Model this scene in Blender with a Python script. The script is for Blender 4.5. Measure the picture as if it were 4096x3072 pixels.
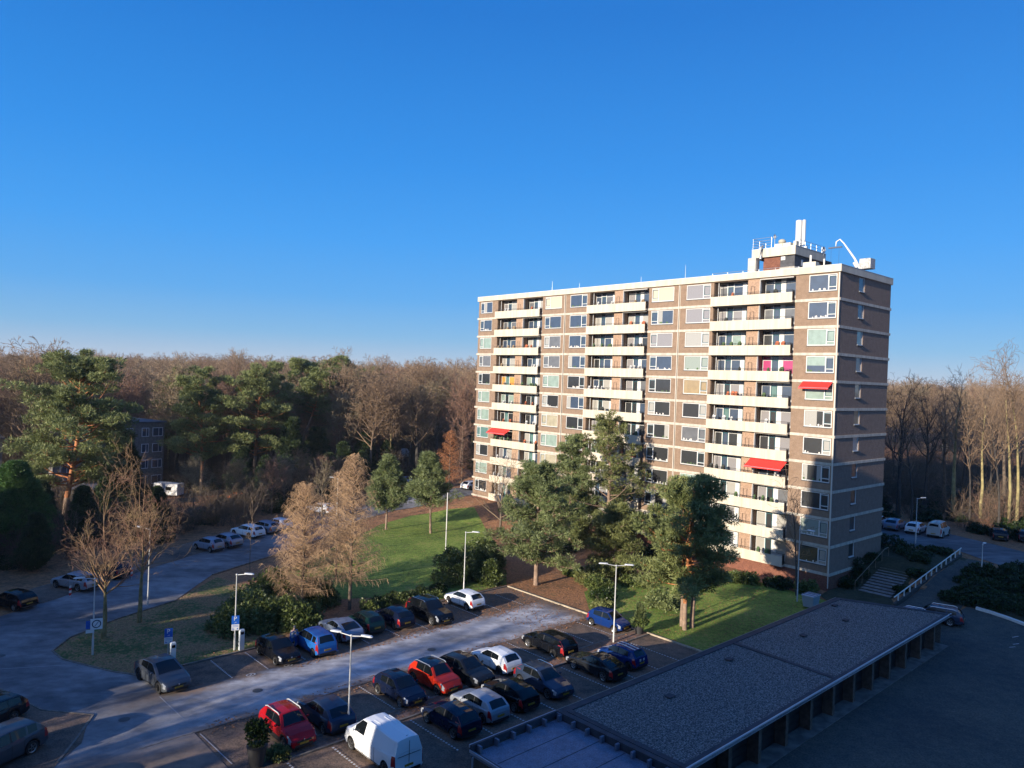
import bpy, bmesh, math, random
import numpy as np
from mathutils import Matrix, Vector
R_ = math.radians
C = bpy.context.scene.collection
for o in list(bpy.data.objects): bpy.data.objects.remove(o)

# ------------------------------------------------------------------ camera, sky, sun, exposure
CAMZ = 20.43
F_PX, PITCH, ROLL = 2946.8, 0.0081398, 0.0359899      # focal length in pixels of a 4096 wide frame
cam_d = bpy.data.cameras.new('camera'); cam = bpy.data.objects.new('camera', cam_d); C.objects.link(cam)
cam_d.sensor_width = 36; cam_d.lens = 36*F_PX/4096; cam_d.clip_start = 0.1; cam_d.clip_end = 9000
_c, _s = math.cos(PITCH), math.sin(PITCH); _cr, _sr = math.cos(ROLL), math.sin(ROLL)
_r = Vector((1,0,0)); _u = Vector((0,_s,_c)); _f = Vector((0,_c,-_s))
_X = _r*_cr + _u*_sr; _Y = _u*_cr - _r*_sr; _Z = -_f
M = Matrix((( _X.x,_Y.x,_Z.x,0),(_X.y,_Y.y,_Z.y,0),(_X.z,_Y.z,_Z.z,CAMZ),(0,0,0,1)))
cam.matrix_world = M
bpy.context.scene.camera = cam
SUN_EL, LIGHT_AZ = 14.5, 45.0                         # light travels towards azimuth 45 deg from +X
w = bpy.data.worlds.new("World"); bpy.context.scene.world = w; w.use_nodes = True
nt = w.node_tree; nt.nodes.clear()
sky = nt.nodes.new('ShaderNodeTexSky'); sky.sky_type = 'NISHITA'; sky.sun_disc = False
sky.sun_elevation = R_(SUN_EL); sky.sun_rotation = R_(90-(LIGHT_AZ+180))
sky.altitude = 0; sky.air_density = 1.0; sky.dust_density = 0.15; sky.ozone_density = 3.0
EXPO = 0.85
# a clear winter sky: the Nishita model tinted by a measured zenith-to-horizon colour run (deep azure above, pale at the horizon)
tcw = nt.nodes.new('ShaderNodeTexCoord'); sxw = nt.nodes.new('ShaderNodeSeparateXYZ'); nt.links.new(tcw.outputs['Generated'], sxw.inputs[0])
rp = nt.nodes.new('ShaderNodeValToRGB'); cr_ = rp.color_ramp; cr_.interpolation = 'EASE' if False else 'LINEAR'
_st = [(0.0,(.36,.47,.63)),(.017,(.33,.47,.66)),(.049,(.18,.42,.72)),(.10,(.09,.365,.80)),(.174,(.048,.325,.84)),(.27,(.026,.265,.78)),(.438,(.012,.18,.63)),(1.0,(.006,.09,.42))]
while len(cr_.elements) < len(_st): cr_.elements.new(0.5)
for e,(p,c) in zip(cr_.elements, _st): e.position = p; e.color = (*c,1)
nt.links.new(sxw.outputs['Z'], rp.inputs['Fac'])
sk = nt.nodes.new('ShaderNodeVectorMath'); sk.operation = 'SCALE'; sk.inputs[3].default_value = 1.05/0.15/2**EXPO
nt.links.new(rp.outputs['Color'], sk.inputs[0])
# brighter, whiter sky on the sun's side (behind the viewpoint)
dt = nt.nodes.new('ShaderNodeVectorMath'); dt.operation = 'DOT_PRODUCT'; dt.inputs[1].default_value = (-math.cos(R_(LIGHT_AZ))*.97, -math.sin(R_(LIGHT_AZ))*.97, .25)
nt.links.new(tcw.outputs['Generated'], dt.inputs[0])
mxm = nt.nodes.new('ShaderNodeMath'); mxm.operation = 'MAXIMUM'; mxm.inputs[1].default_value = 0; nt.links.new(dt.outputs['Value'], mxm.inputs[0])
pw = nt.nodes.new('ShaderNodeMath'); pw.operation = 'POWER'; pw.inputs[1].default_value = 2.5; nt.links.new(mxm.outputs[0], pw.inputs[0])
gl = nt.nodes.new('ShaderNodeVectorMath'); gl.operation = 'SCALE'; gl.inputs[0].default_value = (1.7, 2.2, 3.0); nt.links.new(pw.outputs[0], gl.inputs[3])
sk2 = nt.nodes.new('ShaderNodeVectorMath'); sk2.operation = 'ADD'; nt.links.new(sk.outputs[0], sk2.inputs[0]); nt.links.new(gl.outputs[0], sk2.inputs[1])
mxw = nt.nodes.new('ShaderNodeMix'); mxw.data_type = 'RGBA'; mxw.inputs[0].default_value = 0.95
nt.links.new(sky.outputs[0], mxw.inputs[6]); nt.links.new(sk2.outputs[0], mxw.inputs[7])
bg = nt.nodes.new('ShaderNodeBackground'); bg.inputs['Strength'].default_value = 0.15
wo = nt.nodes.new('ShaderNodeOutputWorld')
nt.links.new(mxw.outputs[2], bg.inputs['Color']); nt.links.new(bg.outputs[0], wo.inputs['Surface'])
sun_d = bpy.data.lights.new('sun', 'SUN'); sun_d.energy = 5.0; sun_d.angle = R_(0.53); sun_d.color = (1.0, 0.87, 0.70)
sun = bpy.data.objects.new('sun', sun_d); C.objects.link(sun)
_d = Vector((math.cos(R_(LIGHT_AZ))*math.cos(R_(SUN_EL)), math.sin(R_(LIGHT_AZ))*math.cos(R_(SUN_EL)), -math.sin(R_(SUN_EL))))
sun.rotation_euler = _d.to_track_quat('-Z', 'Y').to_euler(); sun.location = (-30, -30, 80)
sc = bpy.context.scene
sc.view_settings.view_transform = 'Standard'; sc.view_settings.look = 'None'; sc.view_settings.gamma = 1
sc.view_settings.exposure = EXPO
sc.cycles.max_bounces = 5; sc.cycles.transparent_max_bounces = 6; sc.cycles.diffuse_bounces = 3; sc.cycles.glossy_bounces = 3
sc.cycles.caustics_reflective = False; sc.cycles.caustics_refractive = False

# ------------------------------------------------------------------ the site grid: a runs away along the garages, b across to the left
TH = R_(42.8); E1 = (math.cos(TH), math.sin(TH)); E2 = (-math.sin(TH), math.cos(TH))
def W2(a, b): return (a*E1[0]+b*E2[0], a*E1[1]+b*E2[1])
def ss(e0, e1, x):
    t = min(1, max(0, (x-e0)/(e1-e0))); return t*t*(3-2*t)
def hgt(a, b):
    bl = ss(24.8, 27.2, b)
    A = 2.4*ss(77.5, 86, a)*bl + 2.4*min(1,max(0,(a-72)/24))*(1-bl)
    B = 1.3*ss(62, 76, a)*ss(55, 80, b)
    return max(A, B)
def P3(a, b, z=0): x, y = W2(a, b); return (x, y, hgt(a, b)+z)
def AtoB(x, y): return (x*E1[0]+y*E1[1], x*E2[0]+y*E2[1])

# ------------------------------------------------------------------ object helpers
def tag(o, label=None, cat=None, group=None, kind=None):
    if label: o['label'] = label
    if cat: o['category'] = cat
    if group: o['group'] = group
    if kind: o['kind'] = kind
    return o
def empty(name, loc, rz=0, label=None, cat=None, group=None):
    o = bpy.data.objects.new(name, None); C.objects.link(o); o.location = loc; o.rotation_euler = (0,0,rz)
    o.empty_display_size = 0.3
    return tag(o, label, cat, group)
class MB:
    def __init__(s): s.v=[]; s.f=[]; s.m=[]
    def add(s, vs, fs, mi=0):
        k=len(s.v); s.v.extend([tuple(map(float, q)) for q in vs]); s.f.extend([tuple(i+k for i in f) for f in fs]); s.m.extend([mi]*len(fs)); return s
    def quad(s, a, b, c, d, mi=0): return s.add((a,b,c,d), ((0,1,2,3),), mi)
    def box(s, x0,x1,y0,y1,z0,z1, mi=0):
        return s.add([(x0,y0,z0),(x1,y0,z0),(x1,y1,z0),(x0,y1,z0),(x0,y0,z1),(x1,y0,z1),(x1,y1,z1),(x0,y1,z1)],
                     [(0,3,2,1),(4,5,6,7),(0,1,5,4),(1,2,6,5),(2,3,7,6),(3,0,4,7)], mi)
    def prism(s, pts, z0, z1, mi=0):
        n=len(pts); v=[(x,y,z0) for x,y in pts]+[(x,y,z1) for x,y in pts]
        f=[tuple(range(n))[::-1], tuple(range(n,2*n))]+[(i,(i+1)%n,n+(i+1)%n,n+i) for i in range(n)]
        return s.add(v, f, mi)
    def tube(s, pts, rad, n=8, mi=0, cap=True):
        pts=[Vector(p) for p in pts]
        if not isinstance(rad,(list,tuple)): rad=[rad]*len(pts)
        k=len(s.v); up=Vector((0,0,1))
        for i,p in enumerate(pts):
            d=(pts[min(i+1,len(pts)-1)]-pts[max(i-1,0)]).normalized()
            x=d.cross(up); x = Vector((1,0,0)) if x.length<1e-3 else x.normalized(); y=d.cross(x)
            for j in range(n):
                t=2*math.pi*j/n; q=p+(x*math.cos(t)+y*math.sin(t))*rad[i]; s.v.append(tuple(q))
        for i in range(len(pts)-1):
            for j in range(n):
                s.f.append((k+i*n+j, k+i*n+(j+1)%n, k+(i+1)*n+(j+1)%n, k+(i+1)*n+j)); s.m.append(mi)
        if cap:
            s.f.append(tuple(k+j for j in range(n))); s.m.append(mi)
            e=k+(len(pts)-1)*n; s.f.append(tuple(e+j for j in range(n))[::-1]); s.m.append(mi)
        return s
    def ball(s, c, r, mi=0, nu=10, nv=6):
        if not isinstance(r,(tuple,list)): r=(r,r,r)
        k=len(s.v)
        for i in range(nv+1):
            th=math.pi*i/nv
            for j in range(nu):
                ph=2*math.pi*j/nu; s.v.append((c[0]+r[0]*math.sin(th)*math.cos(ph), c[1]+r[1]*math.sin(th)*math.sin(ph), c[2]+r[2]*math.cos(th)))
        for i in range(nv):
            for j in range(nu):
                s.f.append((k+i*nu+j, k+(i+1)*nu+j, k+(i+1)*nu+(j+1)%nu, k+i*nu+(j+1)%nu)); s.m.append(mi)
        return s
    def build(s, name, mats, parent=None, smooth=None, **kw):
        me=bpy.data.meshes.new(name); me.from_pydata(s.v, [], s.f)
        if not isinstance(mats,(list,tuple)): mats=[mats]
        for m in mats: me.materials.append(m)
        if len(mats)>1: me.polygons.foreach_set('material_index', s.m)
        me.validate(); me.update()
        if smooth is not None:
            me.polygons.foreach_set('use_smooth', [True]*len(me.polygons)); me.set_sharp_from_angle(angle=R_(smooth))
        o=bpy.data.objects.new(name, me); C.objects.link(o)
        if parent: o.parent=parent
        return tag(o, **kw)
def copy_tree(o, parent=None):
    c=o.copy(); C.objects.link(c)
    if parent is not None: c.parent=parent
    for ch in list(o.children): copy_tree(ch, c)
    return c

# ------------------------------------------------------------------ materials
def mat(name, col, rough=0.6, var=0.0, scale=5.0, zs=None, bump=0.0, bscale=None, metal=0.0, coat=0.0, col2=None, spec=0.5, emit=None, detail=4, trans=0):
    m=bpy.data.materials.new(name); m.use_nodes=True; t=m.node_tree; b=t.nodes['Principled BSDF']
    b.inputs['Base Color'].default_value=(*col,1); b.inputs['Roughness'].default_value=rough; b.inputs['Metallic'].default_value=metal
    b.inputs['Coat Weight'].default_value=coat; b.inputs['Coat Roughness'].default_value=0.04; b.inputs['Specular IOR Level'].default_value=spec
    if var>0 or bump>0 or col2:
        tc=t.nodes.new('ShaderNodeTexCoord')
        n=t.nodes.new('ShaderNodeTexNoise'); n.inputs['Scale'].default_value=scale; n.inputs['Detail'].default_value=detail
        if zs:
            mp=t.nodes.new('ShaderNodeMapping'); mp.inputs['Scale'].default_value=(1,1,zs); t.links.new(tc.outputs['Object'],mp.inputs['Vector']); t.links.new(mp.outputs[0],n.inputs['Vector'])
        else: t.links.new(tc.outputs['Object'], n.inputs['Vector'])
        if var>0 or col2:
            r=t.nodes.new('ShaderNodeValToRGB')
            c2=col2 if col2 else tuple(min(1,c*(1+var)) for c in col); c1=col if col2 else tuple(c*(1-var) for c in col)
            r.color_ramp.elements[0].position=0.36; r.color_ramp.elements[1].position=0.64
            r.color_ramp.elements[0].color=(*c1,1); r.color_ramp.elements[1].color=(*c2,1)
            t.links.new(n.outputs['Fac'], r.inputs['Fac']); t.links.new(r.outputs['Color'], b.inputs['Base Color'])
        if bump>0:
            n2=t.nodes.new('ShaderNodeTexNoise'); n2.inputs['Scale'].default_value=bscale or scale*4; n2.inputs['Detail'].default_value=3
            t.links.new(tc.outputs['Object'], n2.inputs['Vector'])
            bp=t.nodes.new('ShaderNodeBump'); bp.inputs['Strength'].default_value=1.0; bp.inputs['Distance'].default_value=bump
            t.links.new(n2.outputs['Fac'], bp.inputs['Height']); t.links.new(bp.outputs['Normal'], b.inputs['Normal'])
    if emit: b.inputs['Emission Color'].default_value=(*emit[:3],1); b.inputs['Emission Strength'].default_value=emit[3]
    return m
def surf(name, stops, s1, s2, rough=0.8, bump=0.02, bscale=8.0, mixw=0.5, stretch=None, fine=(0.75,1.25), fs=14.0):
    """ground-like material: two noises blended through a colour ramp, plus fine grain"""
    m=bpy.data.materials.new(name); m.use_nodes=True; t=m.node_tree; b=t.nodes['Principled BSDF']
    b.inputs['Roughness'].default_value=rough; b.inputs['Specular IOR Level'].default_value=0.3
    tc=t.nodes.new('ShaderNodeTexCoord'); mp=t.nodes.new('ShaderNodeMapping'); t.links.new(tc.outputs['Object'], mp.inputs['Vector'])
    if stretch: mp.inputs['Rotation'].default_value=(0,0,stretch[0]); mp.inputs['Scale'].default_value=(stretch[1],stretch[2],1)
    ns=[]
    for k,sv in enumerate((s1,s2)):
        n=t.nodes.new('ShaderNodeTexNoise'); n.inputs['Scale'].default_value=sv; n.inputs['Detail'].default_value=5 if k==0 else 3; n.inputs['Roughness'].default_value=0.6
        t.links.new(mp.outputs[0], n.inputs['Vector']); ns.append(n)
    mx=t.nodes.new('ShaderNodeMix'); mx.data_type='FLOAT'; mx.inputs[0].default_value=mixw
    t.links.new(ns[0].outputs['Fac'], mx.inputs[2]); t.links.new(ns[1].outputs['Fac'], mx.inputs[3])
    r=t.nodes.new('ShaderNodeValToRGB'); cr=r.color_ramp
    while len(cr.elements)<len(stops): cr.elements.new(0.5)
    for e,(p,c) in zip(cr.elements, stops): e.position=p; e.color=(*c,1)
    t.links.new(mx.outputs[0], r.inputs['Fac'])
    g=t.nodes.new('ShaderNodeTexNoise'); g.inputs['Scale'].default_value=fs; g.inputs['Detail'].default_value=2; t.links.new(tc.outputs['Object'], g.inputs['Vector'])
    mr=t.nodes.new('ShaderNodeMapRange'); mr.inputs[1].default_value=0.3; mr.inputs[2].default_value=0.7; mr.inputs[3].default_value=fine[0]; mr.inputs[4].default_value=fine[1]
    t.links.new(g.outputs['Fac'], mr.inputs[0])
    mu=t.nodes.new('ShaderNodeVectorMath'); mu.operation='SCALE'; t.links.new(r.outputs['Color'], mu.inputs[0]); t.links.new(mr.outputs[0], mu.inputs[3])
    t.links.new(mu.outputs[0], b.inputs['Base Color'])
    n2=t.nodes.new('ShaderNodeTexNoise'); n2.inputs['Scale'].default_value=bscale; n2.inputs['Detail'].default_value=3; t.links.new(tc.outputs['Object'], n2.inputs['Vector'])
    bp=t.nodes.new('ShaderNodeBump'); bp.inputs['Distance'].default_value=bump; t.links.new(n2.outputs['Fac'], bp.inputs['Height']); t.links.new(bp.outputs['Normal'], b.inputs['Normal'])
    return m
def leafmat(name, c1, c2, scale=1.2, rough=0.55, tr=0.25):
    m=bpy.data.materials.new(name); m.use_nodes=True; t=m.node_tree; b=t.nodes['Principled BSDF']; out=t.nodes['Material Output']
    b.inputs['Roughness'].default_value=rough; b.inputs['Specular IOR Level'].default_value=0.35
    tc=t.nodes.new('ShaderNodeTexCoord'); n=t.nodes.new('ShaderNodeTexNoise'); n.inputs['Scale'].default_value=scale; n.inputs['Detail'].default_value=5; n.inputs['Roughness'].default_value=0.7
    t.links.new(tc.outputs['Object'], n.inputs['Vector'])
    r=t.nodes.new('ShaderNodeValToRGB'); r.color_ramp.elements[0].position=0.38; r.color_ramp.elements[1].position=0.66
    r.color_ramp.elements[0].color=(*c1,1); r.color_ramp.elements[1].color=(*c2,1)
    t.links.new(n.outputs['Fac'], r.inputs['Fac']); t.links.new(r.outputs['Color'], b.inputs['Base Color'])
    if tr>0:
        tl=t.nodes.new('ShaderNodeBsdfTranslucent'); t.links.new(r.outputs['Color'], tl.inputs['Color'])
        mx=t.nodes.new('ShaderNodeMixShader'); mx.inputs[0].default_value=tr
        t.links.new(b.outputs[0], mx.inputs[1]); t.links.new(tl.outputs[0], mx.inputs[2]); t.links.new(mx.outputs[0], out.inputs['Surface'])
    return m
M_={}
def mm(key, *a, **k):
    if key not in M_: M_[key]=mat(key, *a, **k)
    return M_[key]
M_['brick']=surf('brick',[(0.35,(.165,.113,.079)),(0.65,(.26,.183,.13))],2.0,14.0,rough=.9,bump=.02,bscale=9,fine=(.8,1.2),fs=20)
M_['brick_side_shade']=surf('brick_side_shade',[(0.35,(.16,.115,.092)),(0.65,(.23,.17,.135))],2.0,14.0,rough=.95,bump=.05,bscale=5,fine=(.8,1.2),fs=12)  # the front's brick again, its grazing-light dimness put into a greyer colour
M_['brick_red']=surf('brick_red',[(0.35,(.12,.05,.035)),(0.65,(.20,.085,.055))],2.0,14.0,rough=.95,bump=.02,bscale=9)
M_['brick_dark']=surf('brick_dark',[(0.35,(.05,.042,.036)),(0.65,(.09,.075,.062))],2.0,14.0,rough=.9,bump=.02,bscale=9)
mm('cream',(.49,.435,.34),.7,var=.10,scale=2.2,zs=.12,bump=.004,bscale=10)
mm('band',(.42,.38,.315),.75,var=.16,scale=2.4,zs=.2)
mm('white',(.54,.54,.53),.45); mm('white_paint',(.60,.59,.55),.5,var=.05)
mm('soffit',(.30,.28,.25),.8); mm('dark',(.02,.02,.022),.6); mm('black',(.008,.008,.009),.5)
mm('teal',(.02,.08,.10),.4); mm('rail',(.05,.045,.04),.4,metal=.6); mm('galv',(.42,.44,.46),.45,metal=.7,var=.1,scale=6)
mm('red_awning',(.75,.03,.02),.7); mm('concrete',(.33,.31,.28),.85,var=.15,scale=2,bump=.01)
mm('roofing',(.035,.038,.05),.8,var=.25,scale=2,bump=.01)
from mathutils.geometry import tessellate_polygon
# ------------------------------------------------------------------ ground, roads, lawns
def axis(lo, hi, step, far):
    a=list(np.arange(lo, hi+.01, step)); x=step; p=hi
    while p<far: x*=1.5; p+=x; a.append(p)
    x=step; p=lo; b=[]
    while p>-far: x*=1.5; p-=x; b.append(p)
    return b[::-1]+a
_A=axis(-60,150,2.5,2600); _B=axis(-60,160,2.5,2600)
g=MB(); nb=len(_B)
g.v=[P3(a,b) for a in _A for b in _B]
g.f=[(i*nb+j,(i+1)*nb+j,(i+1)*nb+j+1,i*nb+j+1) for i in range(len(_A)-1) for j in range(nb-1)]; g.m=[0]*len(g.f)
M_['litter']=surf('leaf_litter',[(0.3,(.05,.036,.018)),(0.42,(.17,.095,.05)),(0.54,(.32,.155,.075)),(0.7,(.10,.09,.035))],.12,1.6,rough=.95,bump=.08,bscale=5,mixw=.45,fs=5,fine=(.6,1.4))
g.build('ground', M_['litter'], kind='structure')
def sheet(name, pts, m, off, step=2.5, label=None):
    bm=bmesh.new(); vs=[bm.verts.new((a,b,0)) for a,b in pts]
    for t in tessellate_polygon([[Vector((a,b,0)) for a,b in pts]]): bm.faces.new([vs[i] for i in t])
    a0,a1=min(p[0] for p in pts),max(p[0] for p in pts); b0,b1=min(p[1] for p in pts),max(p[1] for p in pts)
    for k in range(int(math.floor((a0+60)/step))+1, int((a1+60)/step)+1):
        bmesh.ops.bisect_plane(bm, geom=bm.verts[:]+bm.edges[:]+bm.faces[:], plane_co=(k*step-60,0,0), plane_no=(1,0,0))
    for k in range(int(math.floor((b0+60)/step))+1, int((b1+60)/step)+1):
        bmesh.ops.bisect_plane(bm, geom=bm.verts[:]+bm.edges[:]+bm.faces[:], plane_co=(0,k*step-60,0), plane_no=(0,1,0))
    for v in bm.verts: v.co=P3(v.co.x, v.co.y, off)
    for f in bm.faces:
        f.normal_update()
        if f.normal.z<0: f.normal_flip()
    me=bpy.data.meshes.new(name); bm.to_mesh(me); bm.free()
    me.materials.append(m); o=bpy.data.objects.new(name, me); C.objects.link(o); o['kind']='structure'
    if label: o['label']=label
    return o
M_['asphalt']=surf('frosty_asphalt',[(0.36,(.17,.17,.18)),(0.47,(.30,.30,.32)),(0.58,(.50,.50,.52)),(0.70,(.70,.70,.72))],.16,.9,rough=.85,bump=.006,bscale=30,mixw=.35,stretch=(-TH,0.75,1.25),fs=30,fine=(.85,1.12))
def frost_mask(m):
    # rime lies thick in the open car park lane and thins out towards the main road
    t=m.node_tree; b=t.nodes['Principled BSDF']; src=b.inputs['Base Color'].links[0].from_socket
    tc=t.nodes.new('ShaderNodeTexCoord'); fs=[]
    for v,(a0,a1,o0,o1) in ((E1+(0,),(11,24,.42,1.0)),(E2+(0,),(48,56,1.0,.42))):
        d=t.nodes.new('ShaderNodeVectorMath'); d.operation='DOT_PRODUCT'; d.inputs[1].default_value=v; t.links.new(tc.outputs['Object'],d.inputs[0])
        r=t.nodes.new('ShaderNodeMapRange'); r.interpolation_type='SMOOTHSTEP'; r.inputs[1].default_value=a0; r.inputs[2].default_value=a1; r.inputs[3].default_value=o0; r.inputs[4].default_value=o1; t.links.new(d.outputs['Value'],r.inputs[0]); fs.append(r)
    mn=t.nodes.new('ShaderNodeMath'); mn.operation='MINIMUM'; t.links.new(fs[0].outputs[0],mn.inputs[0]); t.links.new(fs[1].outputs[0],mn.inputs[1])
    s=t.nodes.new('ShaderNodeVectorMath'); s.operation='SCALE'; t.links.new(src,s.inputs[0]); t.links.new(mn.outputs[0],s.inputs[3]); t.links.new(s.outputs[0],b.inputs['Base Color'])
    # leaf stain and bare pavers creep in from the lane's edges, the rime stays in its middle
    col=s.outputs[0]; sep=t.nodes.new('ShaderNodeSeparateXYZ'); t.links.new(tc.outputs['Object'],sep.inputs[0])
    db=t.nodes.new('ShaderNodeVectorMath'); db.operation='DOT_PRODUCT'; db.inputs[1].default_value=E2+(0,); t.links.new(tc.outputs['Object'],db.inputs[0])
    da=t.nodes.new('ShaderNodeVectorMath'); da.operation='DOT_PRODUCT'; da.inputs[1].default_value=E1+(0,); t.links.new(tc.outputs['Object'],da.inputs[0])
    def M2(op,a,b_=None):
        n=t.nodes.new('ShaderNodeMath'); n.operation=op
        for i,q in enumerate((a,b_)):
            if q is None: continue
            if isinstance(q,(int,float)): n.inputs[i].default_value=q
            else: t.links.new(q,n.inputs[i])
        return n.outputs[0]
    nz=t.nodes.new('ShaderNodeTexNoise'); nz.inputs['Scale'].default_value=.55; nz.inputs['Detail'].default_value=5; nz.inputs['Roughness'].default_value=.7; t.links.new(tc.outputs['Object'],nz.inputs['Vector'])
    dist=M2('ABSOLUTE',M2('SUBTRACT',db.outputs['Value'],44.3)); dist=M2('ADD',dist,M2('MULTIPLY',M2('SUBTRACT',nz.outputs['Fac'],.5),3.2))
    r1=t.nodes.new('ShaderNodeMapRange'); r1.interpolation_type='SMOOTHSTEP'; r1.inputs[1].default_value=1.9; r1.inputs[2].default_value=3.1; t.links.new(dist,r1.inputs[0])
    below=M2('LESS_THAN',db.outputs['Value'],48.2); r2=t.nodes.new('ShaderNodeMapRange'); r2.inputs[1].default_value=12; r2.inputs[2].default_value=17; t.links.new(da.outputs['Value'],r2.inputs[0])
    r3=t.nodes.new('ShaderNodeMapRange'); r3.interpolation_type='SMOOTHSTEP'; r3.inputs[1].default_value=46.2; r3.inputs[2].default_value=48.6; t.links.new(da.outputs['Value'],r3.inputs[0])
    low=t.nodes.new('ShaderNodeMapRange'); low.inputs[1].default_value=42; low.inputs[2].default_value=40; t.links.new(db.outputs['Value'],low.inputs[0])
    f=M2('MULTIPLY',M2('MULTIPLY',M2('MAXIMUM',r1.outputs[0],r3.outputs[0]),below),M2('MAXIMUM',r2.outputs[0],M2('MULTIPLY',low.outputs[0],.8)))
    rb=t.nodes.new('ShaderNodeValToRGB'); rb.color_ramp.elements[0].position=.35; rb.color_ramp.elements[1].position=.65; rb.color_ramp.elements[0].color=(.085,.065,.05,1); rb.color_ramp.elements[1].color=(.24,.165,.12,1); t.links.new(nz.outputs['Fac'],rb.inputs['Fac'])
    mx=t.nodes.new('ShaderNodeMix'); mx.data_type='RGBA'; t.links.new(f,mx.inputs[0]); t.links.new(col,mx.inputs[6]); t.links.new(rb.outputs['Color'],mx.inputs[7]); t.links.new(mx.outputs[2],b.inputs['Base Color'])
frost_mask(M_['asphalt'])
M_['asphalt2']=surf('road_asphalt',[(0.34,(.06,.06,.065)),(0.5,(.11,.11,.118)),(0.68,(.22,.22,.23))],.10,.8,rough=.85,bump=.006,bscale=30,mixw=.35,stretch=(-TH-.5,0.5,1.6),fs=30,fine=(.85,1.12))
M_['paving']=surf('brick_paving',[(0.36,(.065,.052,.044)),(0.5,(.14,.10,.075)),(0.64,(.22,.14,.10))],.22,1.5,rough=.9,bump=.012,bscale=14,mixw=.4,fs=12,fine=(.65,1.35))
M_['court']=surf('court_paving',[(0.36,(.035,.042,.045)),(0.6,(.085,.085,.07))],.12,1.5,rough=.9,bump=.012,bscale=14,mixw=.4,fs=10,fine=(.6,1.4))
M_['strip']=surf('reddish_strip',[(0.36,(.09,.06,.045)),(0.6,(.24,.15,.115))],.8,4,rough=.9,bump=.01,bscale=14)
M_['grass']=surf('grass',[(0.34,(.07,.09,.02)),(0.46,(.12,.185,.03)),(0.56,(.19,.26,.045)),(0.66,(.30,.24,.09))],.22,2.2,rough=.95,bump=.10,bscale=7,mixw=.5,fs=9,fine=(.55,1.45))
M_['grass_dull']=surf('grass_dull',[(0.32,(.05,.06,.02)),(0.46,(.08,.11,.03)),(0.53,(.28,.17,.085)),(0.60,(.20,.13,.06)),(0.70,(.11,.14,.04))],.35,3,rough=.95,bump=.08,bscale=7,mixw=.5,fs=9,fine=(.55,1.45))
sheet('lawn',[(41,53.2),(49.5,53.2),(52,56),(54,61),(60,66.5),(66,76),(71,84),(68,86.5),(62,87.5),(55,84.5),(46,78),(38,73),(31,66.5),(31,60),(36,57.5)],M_['grass'],.02)
sheet('right_lawn',[(49.4,29),(49.4,35.8),(50.2,43),(54,47),(58,47),(66,47),(71.5,50),(71.8,38),(71,30.5),(66,27.3),(50,27.3)],M_['grass'],.02)
sheet('verge',[(11.8,59.4),(12.0,57.3),(13,55.2),(13.9,53.2),(15.3,51.4),(18,51.4),(24,51.6),(31,56),(30.5,64),(28,71.5),(22.5,66.4),(17.3,64.2),(13.4,61.5)],M_['grass_dull'],.02)
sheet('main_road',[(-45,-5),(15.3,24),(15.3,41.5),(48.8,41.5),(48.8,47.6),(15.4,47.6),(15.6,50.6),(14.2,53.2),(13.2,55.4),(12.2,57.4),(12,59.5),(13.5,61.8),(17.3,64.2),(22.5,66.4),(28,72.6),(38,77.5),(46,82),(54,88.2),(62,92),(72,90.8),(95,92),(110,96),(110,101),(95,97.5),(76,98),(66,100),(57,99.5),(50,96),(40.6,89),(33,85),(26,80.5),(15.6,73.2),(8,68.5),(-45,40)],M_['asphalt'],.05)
sheet('parking_bays',[(15.4,47.6),(49,47.6),(49,52.5),(37,52.3),(24,51.5),(15.6,51.3)],M_['paving'],.03)
sheet('parking_court',[(15.3,24),(23,24),(23,27.2),(49.2,27.2),(49.2,41.5),(15.3,41.5)],M_['paving'],.03)
sheet('parking_strip',[(13.5,71.7),(24,78.2),(33,83.4),(43,88.5),(50,93),(50,98),(40,92),(30,86.5),(20,80.5),(12,75.5)],M_['paving'],.075)
sheet('patch_left',[(-20,28),(3,33.0),(8.9,42.5),(10.3,44.0),(11.5,47.4),(9.5,49.6),(8.6,52.8),(8.1,54.5),(3,52),(-20,46)],M_['paving'],.07)
sheet('garage_court',[(24,-40),(140,-40),(120,10),(97,16),(84,9),(75,12.3),(77.8,18.4),(78.2,21),(70,21.5),(66,20.4),(24,20.4)],M_['court'],.03)
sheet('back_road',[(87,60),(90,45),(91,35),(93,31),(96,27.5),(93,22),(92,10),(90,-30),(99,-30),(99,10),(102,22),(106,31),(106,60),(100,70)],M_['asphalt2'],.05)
sheet('shaded_soil',[(66.5,26.3),(75,26.2),(77,27.2),(93,25.0),(92.5,29),(90.6,33),(90,45),(87.4,58),(86.6,33),(76,32.6),(72,32)],surf('shade_dark_soil',[(0.35,(.02,.024,.012)),(0.55,(.05,.05,.025)),(0.7,(.09,.07,.04))],.5,3,rough=.95,bump=.06,bscale=6),.10)  # dark sheet over the soil: this corner's shade put into the colour
sheet('shrub_bed',[(78.3,21.5),(92,22.0),(90,10),(76,11.5),(78,18)],M_['shade_dark_soil'] if 'shade_dark_soil' in M_ else surf('shade_dark_soil2',[(0.35,(.02,.024,.012)),(0.7,(.06,.055,.03))],.5,3,rough=.95,bump=.06,bscale=6),.045)  # same shade-darkened soil tone under the shrubs
sheet('footpath',[(69,21.8),(74,20.8),(84,22.0),(93,22.5),(93,25.6),(84,25.6),(74,25.7),(66.5,26.2)],M_['court'],.09)
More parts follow.
